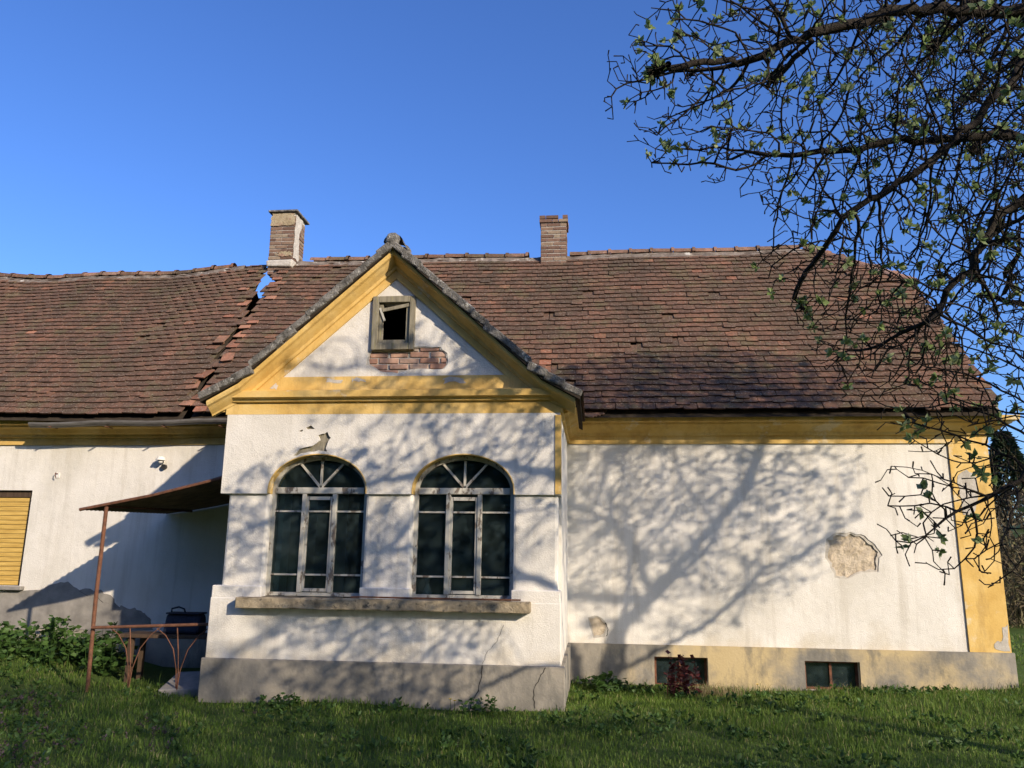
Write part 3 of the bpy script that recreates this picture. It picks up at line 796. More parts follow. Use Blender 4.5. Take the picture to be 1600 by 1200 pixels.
while y < 1.1:
    inst('ridge_tile', pr_me, proof, Matrix.Translation((XC, y, zr_(0) + .02)) @ Matrix.Rotation(math.pi / 2, 4, 'Z')); y += .4
bm = bmesh.new(); bmesh.ops.create_icosphere(bm, subdivisions=3, radius=.085)
for v in bm.verts: v.co = Vector((v.co.x * 1.05, v.co.y * .6, v.co.z * 1.0)) + Vector([random.uniform(-.006, .006) for _ in range(3)])
bmesh.ops.translate(bm, verts=bm.verts, vec=(XC, YF + .0, zr_(0) + .015)); obj('ridge_end_mortar', bm, 'verge', proof, True)
# valley flashing scraps where the porch roof meets the wing eaves
for s, x in ((1, XC + 2.36), (-1, XC - 2.42)):
    bm = bmesh.new()
    for k in range(4):
        box(bm, -.10, .10, 0, .36, 0, .017, mtx=Matrix.Translation((x + s * k * .05 - s * .05, YE - .05 + k * .03, ZE - .07 + .02 * k)) @ Matrix.Rotation(AN - .25 + .05 * k, 4, 'X') @ Matrix.Rotation(-s * .35 + random.gauss(0, .1), 4, 'Z'))
    obj('slipped_tiles', bm, 'tile_ridge', roof)

# ---- chimneys
def chimney(x0, x1, y0, y1, z0, z1, mat, label, crown):
    bm = bmesh.new(); box(bm, x0 + .012, x1 - .012, y0 + .012, y1 - .012, z0, z1 - (.17 if crown else .0))
    ch = obj('chimney', bm, 'mortar', house); ch['label'] = label
    bmb = bmesh.new(); box(bmb, -.5, .5, 0, .10, 0, .066, bev=.006); bme = obj('brick', bmb, mat, ch)
    bme_me = bme.data; bpy.data.objects.remove(bme)
    nrow = int((z1 - z0) / .078)
    for r in range(nrow):
        z = z0 + r * .078
        topc = crown and r >= nrow - 2
        e = .028 if topc else 0
        for side in range(4):
            wlen = (x1 - x0 if side in (0, 2) else y1 - y0) + 2 * e
            cuts = [0.]; t = (.125 if r % 2 else .25)
            while t < wlen - .06: cuts.append(t); t += (.25 if random.random() < .65 else .125)
            cuts.append(wlen)
            for i, (a, b) in enumerate(zip(cuts, cuts[1:])):
                if b - a < .03: continue
                if topc and r == nrow - 1 and side in (0, 1) and (i == len(cuts) // 2): continue
                sc = Matrix.Diagonal((b - a - .010, 1, random.uniform(.93, 1.0), 1))
                jit = random.uniform(-.004, .004)
                if side == 0: m = Matrix.Translation((x0 - e + (a + b) / 2, y0 - e + jit, z))
                elif side == 1: m = Matrix.Translation((x1 + e + jit, y0 - e + (a + b) / 2, z)) @ Matrix.Rotation(math.pi / 2, 4, 'Z')
                elif side == 2: m = Matrix.Translation((x1 + e - (a + b) / 2, y1 + e + jit, z)) @ Matrix.Rotation(math.pi, 4, 'Z')
                else: m = Matrix.Translation((x0 - e + jit, y1 + e - (a + b) / 2, z)) @ Matrix.Rotation(-math.pi / 2, 4, 'Z')
                if side in (1, 3):
                    if i == 0 or i == len(cuts) - 2: 
                        m = m @ Matrix.Translation((.0, .001, 0))
                inst('brick', bme_me, ch, m @ sc)
    return ch
chL = chimney(-6.40, -5.90, 2.72, 3.28, 7.0, 8.31, 'brick_sooty', 'wide chimney with remnants of render and flat cap', False)
bm = bmesh.new(); box(bm, -6.45, -5.84, 2.66, 3.36, 8.31, 8.35, bev=.008); obj('cap_slab', bm, 'verge', chL)
bm = bmesh.new()
for (xa, xb, za, zb) in ((-6.38, -5.92, 8.02, 8.29), (-6.2, -5.93, 7.38, 7.47)):
    bm = bmesh.new(); plate(bm, ragged([(xa, za), (xb, za), (xb, zb), (xa, zb)], .025, 7), [], 2.703, 2.717)
    obj('render_remnant', bm, 'render', chL)
bm = bmesh.new()
pts = ragged([(2.73, 7.35), (3.0, 7.35), (2.95, 7.9), (3.1, 8.27), (2.73, 8.27)], .02, 8)
plate(bm, pts, [], 0, .012)
bmesh.ops.rotate(bm, verts=bm.verts, matrix=Matrix.Rotation(math.pi / 2, 3, 'Z')); bmesh.ops.translate(bm, verts=bm.verts, vec=(-5.882, 0, 0)); obj('render_remnant', bm, 'mortar', chL)
bm = bmesh.new(); box(bm, -6.42, -5.88, 2.66, 3.32, 7.15, 7.30, bev=.03, jit=.015); obj('mortar_collar', bm, 'mortar', chL)
chR = chimney(-.955, -.455, 2.75, 3.25, 7.0, 8.15, 'brick_sooty', 'narrow red brick chimney with broken crenellated top', True)

# ------------------------------------------------------------------ things on and by the left wing
# lean-to canopy
cz0, cz1 = 2.10, 2.53; cxa, cxb = -6.34, -4.46
can = thing('lean_to_canopy', 'rusty corrugated iron lean-to canopy on a thin post beside the porch', 'canopy', (-5.9, -2.25, 0))
bm = bmesh.new(); nY = 96; nX = 8; g = {}
for i in range(nX + 1):
    t = i / nX
    for j in range(nY + 1):
        y = -2.27 + 2.25 * j / nY
        x = cxa + (cxb - cxa) * t - .10 * (j / nY) * (1 - t)
        g[i, j] = bm.verts.new((x, y, cz0 + (cz1 - cz0) * t - .05 * math.sin(t * math.pi) + .014 * math.sin(j * 2 * math.pi / 4) + .07 * (j / nY)))
for i in range(nX):
    for j in range(nY): bm.faces.new((g[i, j], g[i + 1, j], g[i + 1, j + 1], g[i, j + 1]))
sh = obj('corrugated_sheet', bm, 'sheet', can); sh.matrix_parent_inverse = Matrix.Translation((5.9, 2.25, 0))
md = sh.modifiers.new('t', 'SOLIDIFY'); md.thickness = .003
def cpart(name, bm, mat, o=can):
    q = obj(name, bm, mat, o); q.matrix_parent_inverse = Matrix.Translation(-Vector(o.location)); return q
cpart('edge_beam', tb([(cxa + .02, -2.275, cz0 - .008), (-5.4, -2.275, cz0 + .17), (cxb, -2.275, cz1 - .03)], .02, 6), 'rust')
cpart('cross_beam', tb([(-5.99, -2.26, 2.135), (-6.05, -.02, 2.20)], .018, 6), 'rust')
cpart('post', tb([(-5.95, -2.25, -.15), (-5.985, -2.25, 1.0), (-5.99, -2.25, 2.13)], .024, 10), 'rust')
# rusty railing
rail = thing('iron_railing', 'rusty iron railing with curved bars between canopy post and porch', 'railing', (-5.1, -2.3, 0))
def rp(name, bm): cpart(name, bm, 'rust', rail)
rp('top_rail', tb([(-5.96, -2.30, .70), (-5.2, -2.3, .735), (-4.36, -2.3, .775), (-4.27, -2.3, .80)], .018, 8))
for xb_ in (-5.42, -4.83):
    rp('upright', tb([(xb_, -2.3, -.1), (xb_ + .005, -2.3, .2), (xb_ - .02, -2.3, .45), (xb_ - .06, -2.3, .72)], .007, 6))
    rp('curved_bar', tb([(xb_ + .01, -2.31, .0), (xb_ + .03, -2.31, .25), (xb_ + .10, -2.31, .48), (xb_ + .22, -2.31, .64), (xb_ + .34, -2.31, .735)], .006, 6))
    rp('curved_bar', tb([(xb_ - .01, -2.29, .0), (xb_ - .03, -2.29, .25), (xb_ - .09, -2.29, .48), (xb_ - .20, -2.29, .63), (xb_ - .32, -2.29, .71)], .006, 6))
# bench, bag, slab
bench = thing('bench', 'low dark wooden bench in the shade under the canopy', 'bench', (-5.4, -1.2, 0))
cpart('seat', bx(-6.15, -4.55, -1.42, -1.0, .50, .545, bev=.006), 'brownwood', bench)
for x in (-6.0, -4.75):
    cpart('leg', bx(x - .03, x + .03, -1.38, -1.32, -.1, .50), 'brownwood', bench); cpart('leg', bx(x - .03, x + .03, -1.10, -1.04, -.1, .50), 'brownwood', bench)
bag = thing('bag', 'dark navy soft bag with a handle standing on the bench', 'bag', (-5.36, -1.2, .545))
bm = bmesh.new(); box(bm, -5.61, -5.12, -1.33, -1.06, .547, .80, bev=.04)
for v in bm.verts:
    if v.co.z > .7: v.co.y = -1.195 + (v.co.y + 1.195) * .55; v.co.z += .015 * math.sin(v.co.x * 14)
cpart('body', bm, 'bag', bag)
cpart('handle', tb([(-5.56, -1.22, .79), (-5.55, -1.24, .86), (-5.45, -1.25, .885), (-5.38, -1.24, .86), (-5.36, -1.22, .79)], .012, 6), 'bag', bag)
cpart('flap', bx(-5.60, -5.13, -1.30, -1.09, .795, .815, bev=.006), 'bag', bag)
bm = bmesh.new(); box(bm, -.26, .26, -.36, .36, -.05, .04, bev=.012, jit=.012, mtx=Matrix.Translation((-4.84, -1.95, .05)) @ Matrix.Rotation(R(9), 4, 'X') @ Matrix.Rotation(R(12), 4, 'Z'))
tag(obj('stone_step', bm, 'slab'), 'tilted grey concrete step at the left foot of the porch', 'step')
# wall lamp and hook
lamp = thing('wall_lamp', 'small white wall lamp under the eaves of the left wing', 'lamp', (-6.586, -.02, 2.93))
bm = bmesh.new(); bmesh.ops.create_cone(bm, segments=16, radius1=.075, radius2=.05, depth=.05, cap_ends=True, matrix=Matrix.Translation((-6.586, -.10, 2.99))); cpart('lamp_shade', bm, 'whiteceramic', lamp)
bm = bmesh.new(); bmesh.ops.create_uvsphere(bm, u_segments=12, v_segments=8, radius=.035, matrix=Matrix.Translation((-6.586, -.10, 2.95))); cpart('bulb', bm, 'whiteceramic', lamp)
bm = bmesh.new(); bmesh.ops.create_cone(bm, segments=14, radius1=.04, radius2=.04, depth=.05, cap_ends=True, matrix=Matrix.Translation((-6.56, -.025, 2.87)) @ Matrix.Rotation(R(90), 4, 'X')); cpart('switch_box', bm, 'black', lamp)
cpart('arm', tb([(-6.586, 0, 2.94), (-6.586, -.06, 3.02), (-6.586, -.10, 3.02)], .010, 6), 'whiteceramic', lamp)
hook = thing('wall_hook', 'small rusty hook bracket high on the left wing wall', 'hook', (-8.297, 0, 2.73))
cpart('plate', bx(-8.33, -8.27, -.012, -.001, 2.70, 2.78), 'whiteceramic', hook)
cpart('hook', tb([(-8.30, -.01, 2.76), (-8.30, -.07, 2.77), (-8.29, -.08, 2.73), (-8.29, -.06, 2.70)], .007, 6), 'rust', hook)
# iron hooks lying on the long sill and glass vase inside
tag(obj('iron_rod', tb([(-2.72, PY - .12, 1.122), (-2.62, PY - .10, 1.125), (-2.2, PY - .10, 1.122), (-1.1, PY - .11, 1.122), (-.80, PY - .12, 1.122)], .010, 6), 'rust'), 'thin rusty rod lying along the long window sill', 'rod')
bm = bmesh.new(); prev = None
for rad, z in ((.0, 1.125), (.05, 1.127), (.055, 1.18), (.025, 1.24), (.018, 1.28), (.04, 1.33), (.042, 1.34)):
    ring = [bm.verts.new((-1.93 + rad * math.cos(a), PY + .27 + rad * math.sin(a), z + .0)) for a in [2 * math.pi * i / 12 for i in range(12)]]
    if prev:
        for i in range(12): bm.faces.new((prev[i], prev[(i + 1) % 12], ring[(i + 1) % 12], ring[i]))
    prev = ring
tag(obj('vase', bm, 'whiteceramic', None, True), 'pale waisted vase behind the glass of the window nearer the middle of the house', 'vase')
bpy.data.objects['porch_wall'].data.update()

# ------------------------------------------------------------------ vegetation helpers
def raw_mesh(name, V, F, mat, parent=None, smooth=False, mats=None, mi=None):
    """V (n,3), F list of index arrays with equal length k (quads or tris)"""
    me = bpy.data.meshes.new(name); V = np.asarray(V, np.float32); F = np.asarray(F, np.int32); k = F.shape[1]
    me.vertices.add(len(V)); me.vertices.foreach_set('co', V.ravel()); me.loops.add(F.size); me.loops.foreach_set('vertex_index', F.ravel())
    me.polygons.add(len(F)); me.polygons.foreach_set('loop_start', np.arange(0, F.size, k, dtype=np.int32)); me.polygons.foreach_set('loop_total', np.full(len(F), k, np.int32))
    if smooth: me.polygons.foreach_set('use_smooth', np.ones(len(F), bool))
    me.update(calc_edges=True); me.materials.append(MAT[mat])
    o = bpy.data.objects.new(name, me); C.objects.link(o)
    if parent: o.parent = parent
    return o
def blades(px, py, pz, h, wid, lean, name, mat):
    n = len(px); az = rng.uniform(0, 2 * np.pi, n); ld = rng.uniform(0, 2 * np.pi, n)
    wx, wy = np.cos(az) * wid, np.sin(az) * wid; lx, ly = np.cos(ld) * lean * h, np.sin(ld) * lean * h
    V = np.zeros((n, 5, 3)); b = np.stack([px, py, pz], -1)
    V[:, 0] = b + np.stack([-wx, -wy, np.full(n, -.02)], -1); V[:, 1] = b + np.stack([wx, wy, np.full(n, -.02)], -1)
    mid = b + np.stack([lx * .35, ly * .35, h * .6], -1); V[:, 2] = mid + np.stack([wx, wy, 0 * wx], -1) * .75; V[:, 3] = mid - np.stack([wx, wy, 0 * wx], -1) * .75
    V[:, 4] = b + np.stack([lx, ly, h * (1 - .25 * lean)], -1)
    i = np.arange(n)[:, None] * 5
    F = np.concatenate([i + np.array([[0, 1, 2]]), i + np.array([[0, 2, 3]]), i + np.array([[3, 2, 4]])])
    return raw_mesh(name, V.reshape(-1, 3), F, mat)
def blocked(x, y):
    m = (y > -.07) & (y < 6.1) & (x < 5.53)
    m |= (x > -4.52) & (x < -.31) & (y > PY - .10)
    m |= (x > -6.6) & (x <= -4.5) & (y > -1.6)
    return m
def vnoise(x, y, s, seed):
    return (np.sin(x * s + seed) * np.sin(y * s * 1.13 + seed * 2.1) + .6 * np.sin(x * s * 2.3 + y * s * 1.7 + seed) + .4 * np.sin(x * s * 4.1 - y * s * 3.7 + seed * 3)) / 2
def grass():
    n = 260000
    x = rng.uniform(-11.5, 8.0, n); y = -7.2 + 7.3 * rng.random(n) ** .9
    n2 = 60000; x = np.concatenate([x, rng.uniform(5.4, 22, n2)]); y = np.concatenate([y, rng.uniform(-1, 22, n2)])
    keep = ~blocked(x, y); dn = vnoise(x, y, 1.3, 3.)
    bare = ((x > -7.2) & (x < -5.4) & (y > -3.1) & (y < -1.9)); bare2 = (np.hypot(x - 1.35, (y + .75) * 1.2) < .55)
    keep &= (rng.random(len(x)) < np.where(bare, .18, np.where(bare2, .25, .72 + .3 * dn)))
    x, y, dn = x[keep], y[keep], dn[keep]
    pt = np.clip(.62 + .75 * vnoise(x, y, .8, 9.) + .35 * vnoise(x, y, 3.1, 5.), .18, 1.7); h = rng.gamma(5, .0098, len(x)) * pt + .015
    near = np.clip(1 - np.minimum(np.abs(y + .1) / .5, 1), 0, 1) * (x > -.3); h *= 1 + .7 * near * rng.random(len(x))
    near2 = ((x > -4.7) & (x < -.2)) * np.clip(1 - np.abs(y - PY + .1) / .3, 0, 1); h *= 1 + .8 * near2 * rng.random(len(x))
    tuft = np.exp(-((x - 4.6) ** 2 + (y + .45) ** 2) / .08); h *= 1 + 1.8 * tuft
    o = blades(x, y, gz(x, y), h, rng.uniform(.0022, .0048, len(x)) * (1 + (y > 2) * 2.), rng.uniform(.1, .9, len(x)), 'grass', 'grass')
    o['kind'] = 'stuff'; o['label'] = 'uneven spring grass of the lawn around the house'
grass()
def leaf_quads(cent, nrm_dir, length, width):
    """one bent leaf (two quads) each: base cent, direction nrm_dir"""
    n = len(cent); d = nrm_dir / np.linalg.norm(nrm_dir, axis=1, keepdims=True)
    side = np.cross(d, rng.normal(size=(n, 3))); side /= np.linalg.norm(side, axis=1, keepdims=True); up = np.cross(side, d)
    L_ = np.asarray(length)[:, None]; W_ = np.asarray(width)[:, None]
    V = np.zeros((n, 6, 3))
    V[:, 0] = cent; V[:, 1] = cent + d * L_ * .5 - side * W_ + up * L_ * .05; V[:, 2] = cent + d * L_ * .5 + up * L_ * .12; V[:, 3] = cent + d * L_ * .5 + side * W_ + up * L_ * .05
    V[:, 4] = cent + d * L_
    V = V[:, :5]; i = np.arange(n)[:, None] * 5
    F = np.concatenate([i + np.array([[0, 1, 2]]), i + np.array([[0, 2, 3]]), i + np.array([[1, 4, 2]]), i + np.array([[2, 4, 3]])])
    return V.reshape(-1, 3), F
def weeds(name, label, n, xr, yr, mat, L0, up=.5, accept=None):
    x = rng.uniform(*xr, n); y = rng.uniform(*yr, n); k = ~blocked(x, y)
    k &= vnoise(x, y, 1.9, 7.) > .1
    if accept is not None: k &= accept(x, y)
    x, y = x[k], y[k]; m = 7
    c = np.repeat(np.stack([x, y, gz(x, y) + .01], -1), m, 0); a = rng.uniform(0, 2 * np.pi, len(c)); d = np.stack([np.cos(a), np.sin(a), rng.uniform(.2, 1.2, len(c)) * up * 2], -1)
    c = c + np.stack([np.zeros(len(c)), np.zeros(len(c)), rng.uniform(0, .06, len(c))], -1)
    l = rng.uniform(.6, 1.3, len(c)) * L0
    V, F = leaf_quads(c, d, l, l * .28); o = raw_mesh(name, V, F, mat); o['kind'] = 'stuff'; o['label'] = label
weeds('ground_weeds', 'broad-leaved weeds scattered through the lawn', 3600, (-10, 6), (-6.2, -.1), 'weed', .055)
weeds('purple_weeds', 'purplish dead-nettle patches in the left part of the lawn', 700, (-8.5, -3.5), (-5.8, -2.6), 'purple', .03, .7)
# leafy plants: nettles against the left wing, weeds at the porch foot
def leafy(name, label, loc, hgt, nst, spread, mat, lmat, L0, cat, group=None):
    t = thing(name, label, cat, loc, group); bm = bmesh.new(); cs = []; ds = []
    for i in range(nst):
        a = random.uniform(0, 6.28); r = spread * math.sqrt(random.random()); b = Vector((r * math.cos(a), r * math.sin(a), -.03)); h = hgt * random.uniform(.6, 1.1)
        tip = b + Vector((random.gauss(0, .1) * h, random.gauss(0, .1) * h, h)); tube(bm, [b, b.lerp(tip, .5), tip], [.004, .0035, .002], 4)
        for q in range(int(5 + h * 16)):
            u = random.uniform(.15, 1); aa = random.uniform(0, 6.28); cs.append(b.lerp(tip, u)); ds.append((math.cos(aa), math.sin(aa), random.uniform(-.25, .6)))
    obj('stems', bm, mat, t)['kind'] = 'stuff'
    cs = np.array([tuple(c) for c in cs]); ds = np.array(ds); l = rng.uniform(.7, 1.3, len(cs)) * L0
    V, F = leaf_quads(cs, ds, l, l * .32); raw_mesh('leaves', V, F, lmat, t)
    return t
ords = ['first', 'second', 'third', 'fourth', 'fifth', 'sixth', 'seventh', 'eighth']
for i, (x, y, h) in enumerate([(-9.4, -.8, .38), (-8.9, -.95, .36), (-8.45, -.75, .44), (-8.0, -.95, .38), (-7.6, -.7, .48), (-7.2, -.95, .42), (-6.85, -.75, .52), (-6.55, -1.0, .46)]):
    leafy('nettle_clump', ords[i] + ' leafy nettle clump from the picture edge along the left wing wall', (x, y, float(gz(x, y))), h, 24, .34, 'weed', 'weed', .10, 'plant', 'nettles along the left wing wall')
for i, (x, y, h, l) in enumerate([(-3.35, -2.85, .16, 'low bushy green weed below the left arched window'), (-1.2, -2.78, .22, 'leafy weed at the foot of the cracked porch plinth')]):
    leafy('weed_plant', l, (x, y, float(gz(x, y))), h, 12, .16, 'weed', 'weed', .06, 'plant')
leafy('weed_plant', 'green weeds in the corner between porch and right wing plinth', (.15, -.45, float(gz(.15, -.45))), .25, 22, .28, 'weed', 'weed', .09, 'plant')
leafy('red_shrub', 'small dark red leaved shrub before the basement window nearer the porch', (1.08, -.95, float(gz(1.08, -.95))), .50, 20, .22, 'redleaf', 'redleaf', .075, 'shrub')
def dandelion(x, y, label):
    z = float(gz(x, y)); t = thing('dandelion', label, 'flower', (x, y, z), 'dandelions in the grass')
    obj('stem', tb([(0, 0, -.02), (.005, 0, .08), (0, 0, .15)], .003, 5), 'weed', t)
    bm = bmesh.new()
    for i in range(22):
        a = i * 2.4; d = .021 * math.sqrt((i + 1) / 22)
        p = Vector((0, 0, .15)); e = p + Vector((math.cos(a) * d, math.sin(a) * d, .012 - d * .2)); sd = Vector((-math.sin(a), math.cos(a), 0)) * .004
        bm.faces.new([bm.verts.new(v) for v in (p, e - sd, e + Vector((math.cos(a), math.sin(a), .2)) * .004, e + sd)])
    obj('flower_head', bm, 'petal', t)
for x, y, l in ((-1.52, -2.80, 'yellow dandelion nearest the cracked porch plinth'), (-1.46, -2.88, 'yellow dandelion just in front of its twin by the porch plinth'), (2.05, -.75, 'lone yellow dandelion in the grass before the right wing')):
    dandelion(x, y, l)
# dry stalks by the wall
x = rng.uniform(.5, 5.3, 240); y = rng.uniform(-.4, -.1, 240); x = np.concatenate([x, rng.normal(1.5, .25, 500)]); y = np.concatenate([y, rng.normal(-.8, .14, 500)])
o = blades(x, y, gz(x, y), rng.uniform(.05, .22, len(x)), np.full(len(x), .002), rng.uniform(.2, 1.6, len(x)), 'dry_grass', 'straw'); o['kind'] = 'stuff'; o['label'] = 'dry straw stalks along the foot of the right wing'

# ------------------------------------------------------------------ fruit tree (space colonisation)
def grow(limbs, ellipsoids, natt, seed, step=.08, kill=.092, infl=.9, iters=150, avoid=None):
    rg = np.random.default_rng(seed)
    P = []; par = []
    for line in limbs:
        pts = [np.array(p, float) for p in line]; prev = -1
        if P:                                      # a limb leaves the nearest point already grown
            prev = int(np.argmin([np.sum((q - pts[0]) ** 2) for q in P])); pts = [P[prev]] + pts[1:]
        for a, b in zip(pts, pts[1:]):
            k = max(1, int(np.linalg.norm(b - a) / step))
            if prev < 0: P.append(a); par.append(-1); prev = len(P) - 1
            for i in range(1, k + 1):
                P.append(a + (b - a) * i / k + rg.normal(0, .014, 3)); par.append(prev); prev = len(P) - 1
    A = []
    cnt = [int(4.19 * e[3] * e[4] * e[5] * e[6]) for e in ellipsoids]
    for e, c in zip(ellipsoids, cnt):
        u = rg.normal(size=(c, 3)); u /= np.linalg.norm(u, axis=1, keepdims=True); u *= rg.random((c, 1)) ** (1 / 2.6)
        A.append(u * np.array(e[3:6]) + np.array(e[:3]))
    A = np.concatenate(A)
    if avoid is not None: A = A[~avoid(A)]
    N = np.array(P); best = np.full(len(A), 1e9); bi = np.zeros(len(A), int)
    def upd(newP, base):
        for s in range(0, len(newP), 64):
            d = ((A[:, None, :] - newP[None, s:s + 64, :]) ** 2).sum(-1); j = d.argmin(1); dm = d[np.arange(len(A)), j]; m = dm < best
            best[m] = dm[m]; bi[m] = j[m] + s + base
    upd(N, 0)
    for it in range(iters):
        act = best < infl ** 2
        if act.sum() < 5: break
        ids = bi[act]; dirs = A[act] - N[ids]; dirs /= np.linalg.norm(dirs, axis=1, keepdims=True) + 1e-9
        acc = np.zeros((len(N), 3)); np.add.at(acc, ids, dirs); u = np.unique(ids); d = acc[u]; ln = np.linalg.norm(d, axis=1, keepdims=True)
        d = d / np.maximum(ln, 1e-6) + rg.normal(0, .10, (len(u), 3)); d /= np.linalg.norm(d, axis=1, keepdims=True)
        new = N[u] + d * step
        base = len(N); N = np.concatenate([N, new]); par += u.tolist(); upd(new, base)
        live = best > kill ** 2; A = A[live]; best = best[live]; bi = bi[live]
        if len(A) < 10: break
    return N, np.array(par)
def skin_tree(name_root, N, par, tipr, seed, root):
    rg = np.random.default_rng(seed); n = len(N); rad = np.zeros(n); kids = np.zeros(n, int)
    e = 2.72; acc = np.zeros(n)
    for i in range(n - 1, -1, -1):
        if acc[i] == 0: acc[i] = tipr ** e
        if par[i] >= 0: acc[par[i]] += acc[i] ; kids[par[i]] += 1
    rad = acc ** (1 / e)
    d = np.zeros((n, 3)); has = par >= 0; d[has] = N[has] - N[par[has]]; d[~has] = (0, 0, 1); d /= np.linalg.norm(d, axis=1, keepdims=True) + 1e-9
    def segs(sel, k, a, b, ra, rb, da, db):
        ref = np.tile(np.array([[.31, .52, .79]]), (len(a), 1))
        out = []
        for c, r, dd in ((a, ra, da), (b, rb, db)):
            u = np.cross(dd, ref); u /= np.linalg.norm(u, axis=1, keepdims=True) + 1e-9; v = np.cross(dd, u)
            ang = np.arange(k) * 2 * np.pi / k
            out.append(c[:, None, :] + (u[:, None, :] * np.cos(ang)[None, :, None] + v[:, None, :] * np.sin(ang)[None, :, None]) * r[:, None, None])
        V = np.concatenate(out, 1).reshape(-1, 3); i = np.arange(len(a))[:, None] * 2 * k; F = []
        for q in range(k): F.append(i + np.array([[q, (q + 1) % k, k + (q + 1) % k, k + q]]))
        return V, np.concatenate(F)
    i = np.nonzero(has)[0]; p = par[i]
    ra = np.minimum(rad[p], rad[i] * 1.25)
    for nm, lo, hi, k in (('trunk', .045, 9, 12), ('branches', .011, .045, 7), ('twigs', 0, .011, 4)):
        m = (rad[i] >= lo) & (rad[i] < hi)
        if not m.any(): continue
        V, F = segs(m, k, N[p[m]], N[i[m]] + d[i[m]] * rad[i[m]][:, None] * .3, ra[m], rad[i[m]], d[p[m]] if nm != 'twigs' else d[i[m]], d[i[m]])
        o = raw_mesh(nm, V, F, 'bark', root, True)
        if nm == 'twigs': o['kind'] = 'stuff'
    # fruit spurs and leaf clusters
    thin = np.nonzero((rad < .014) & has)[0]; sp = thin[rg.random(len(thin)) < .55]
    sd = rg.normal(size=(len(sp), 3)) + d[sp] * .7 + np.array([0, 0, .35]); sd /= np.linalg.norm(sd, axis=1, keepdims=True); ln = rg.uniform(.02, .075, len(sp))
    end = N[sp] + sd * ln[:, None]
    V, F = segs(None, 4, N[sp], end, np.full(len(sp), .0036), np.full(len(sp), .0046), sd, sd)
    sp_o = raw_mesh('spurs', V, F, 'bark', root, True); sp_o['kind'] = 'stuff'
    lf = rg.random(len(sp)) < .15
    ce = np.repeat(end[lf], 10, 0); dd = np.repeat(sd[lf], 10, 0) * .8 + rg.normal(0, .75, (len(ce), 3)) + np.array([0, 0, .25]); l = rg.uniform(.03, .062, len(ce))
    V, F = leaf_quads(ce, dd, l, l * .30); lo_ = raw_mesh('leaves', V, F, 'leaf', root); lo_['kind'] = 'stuff'
def build_tree():
    root = thing('fruit_tree', 'old spreading fruit tree with bare knotty twigs and first leaf clusters at right', 'tree', (0, 0, 0))
    limbs = [
        [(5.15, -5.1, -.2), (5.2, -5.1, .8), (5.35, -5.05, 1.9), (5.5, -5.0, 2.7)],
        [(5.5, -5.0, 2.7), (5.75, -5.0, 3.6), (6.6, -5.0, 4.5), (7.7, -5.0, 5.7), (8.2, -5.1, 6.8)],
        [(5.5, -5.0, 2.65), (5.0, -5.5, 3.6), (4.2, -6.1, 4.6), (3.1, -6.6, 5.2), (2.0, -6.9, 5.05), (1.1, -7.0, 4.75)],
        [(5.45, -5.0, 2.5), (5.2, -5.2, 3.9), (4.5, -5.3, 5.2), (3.5, -5.5, 6.0), (2.6, -5.7, 6.2)],
        [(5.42, -5.0, 2.3), (4.6, -5.9, 3.2), (3.8, -6.6, 3.9), (3.0, -7.0, 4.0), (2.3, -7.1, 3.5), (1.9, -7.1, 2.9)],
        [(5.38, -5.0, 2.0), (5.2, -4.4, 3.0), (4.6, -3.7, 3.9), (4.0, -3.4, 4.3)],
        [(5.8, -5.0, 3.65), (6.2, -4.2, 4.3), (6.4, -3.6, 5.4), (6.2, -3.3, 6.3)],
        [(6.2, -5.0, 4.1), (5.9, -6.0, 4.8), (5.6, -7.0, 6.0), (5.2, -7.6, 6.6)],
        [(3.1, -6.6, 5.2), (2.6, -6.9, 4.5), (2.0, -7.0, 3.9), (1.5, -7.0, 3.6)],
        [(3.8, -6.6, 3.9), (2.9, -6.6, 4.3), (2.1, -6.7, 4.25), (1.3, -6.8, 4.1)],
        [(5.6, -5.0, 3.05), (7.2, -5.0, 3.9), (7.9, -5.0, 4.6), (8.8, -5.0, 4.85)],
        [(6.3, -5.0, 4.2), (5.8, -4.8, 4.9), (5.0, -4.7, 5.2), (4.3, -4.6, 5.3)],
        [(5.6, -7.0, 6.0), (4.4, -7.4, 6.7), (3.2, -7.6, 6.9)],
        [(5.35, -5.05, 1.9), (4.4, -6.1, 2.7), (3.6, -6.6, 2.9), (2.9, -6.8, 2.5), (2.3, -6.9, 2.0)],
    ]
    # crown masses: centre, radii, twig density
    ell = [(1.60, -6.85, 4.65, 1.55, .8, .85, 950), (2.25, -6.8, 3.6, 1.25, .85, 1.0, 1000), (3.4, -6.1, 5.3, 1.6, 1.1, 1.1, 350), (2.3, -6.6, 2.95, .95, .8, .6, 1000), (2.1, -6.9, 1.95, .52, .45, .55, 1100), (6.6, -4.8, 5.2, 2.1, 1.4, 1.6, 330),
           (4.4, -4.0, 4.6, 1.1, 1.0, 1.2, 150), (5.5, -6.6, 5.8, 1.5, 1.4, 1.2, 150), (4.6, -5.2, 6.3, 2.2, 1.4, .9, 190), (7.0, -5.2, 7.25, 2.3, 1.3, .8, 800), (3.6, -7.6, 6.9, 1.6, .9, .7, 240)]
    N_, par = grow(limbs, ell, 0, 5)
    skin_tree('fruit_tree', N_, par, .0033, 6, root)
    return root
ft = build_tree()
# its twin beyond the right edge of the view, which shades the lawn and the porch
t2 = ft.copy(); C.objects.link(t2); t2.rotation_euler = (0, 0, R(205)); t2.location = (14.2, -17.0, .1)
t2['label'] = 'second old fruit tree standing outside the view toward the sun'
for ch in list(ft.children):
    c = ch.copy(); C.objects.link(c); c.parent = t2

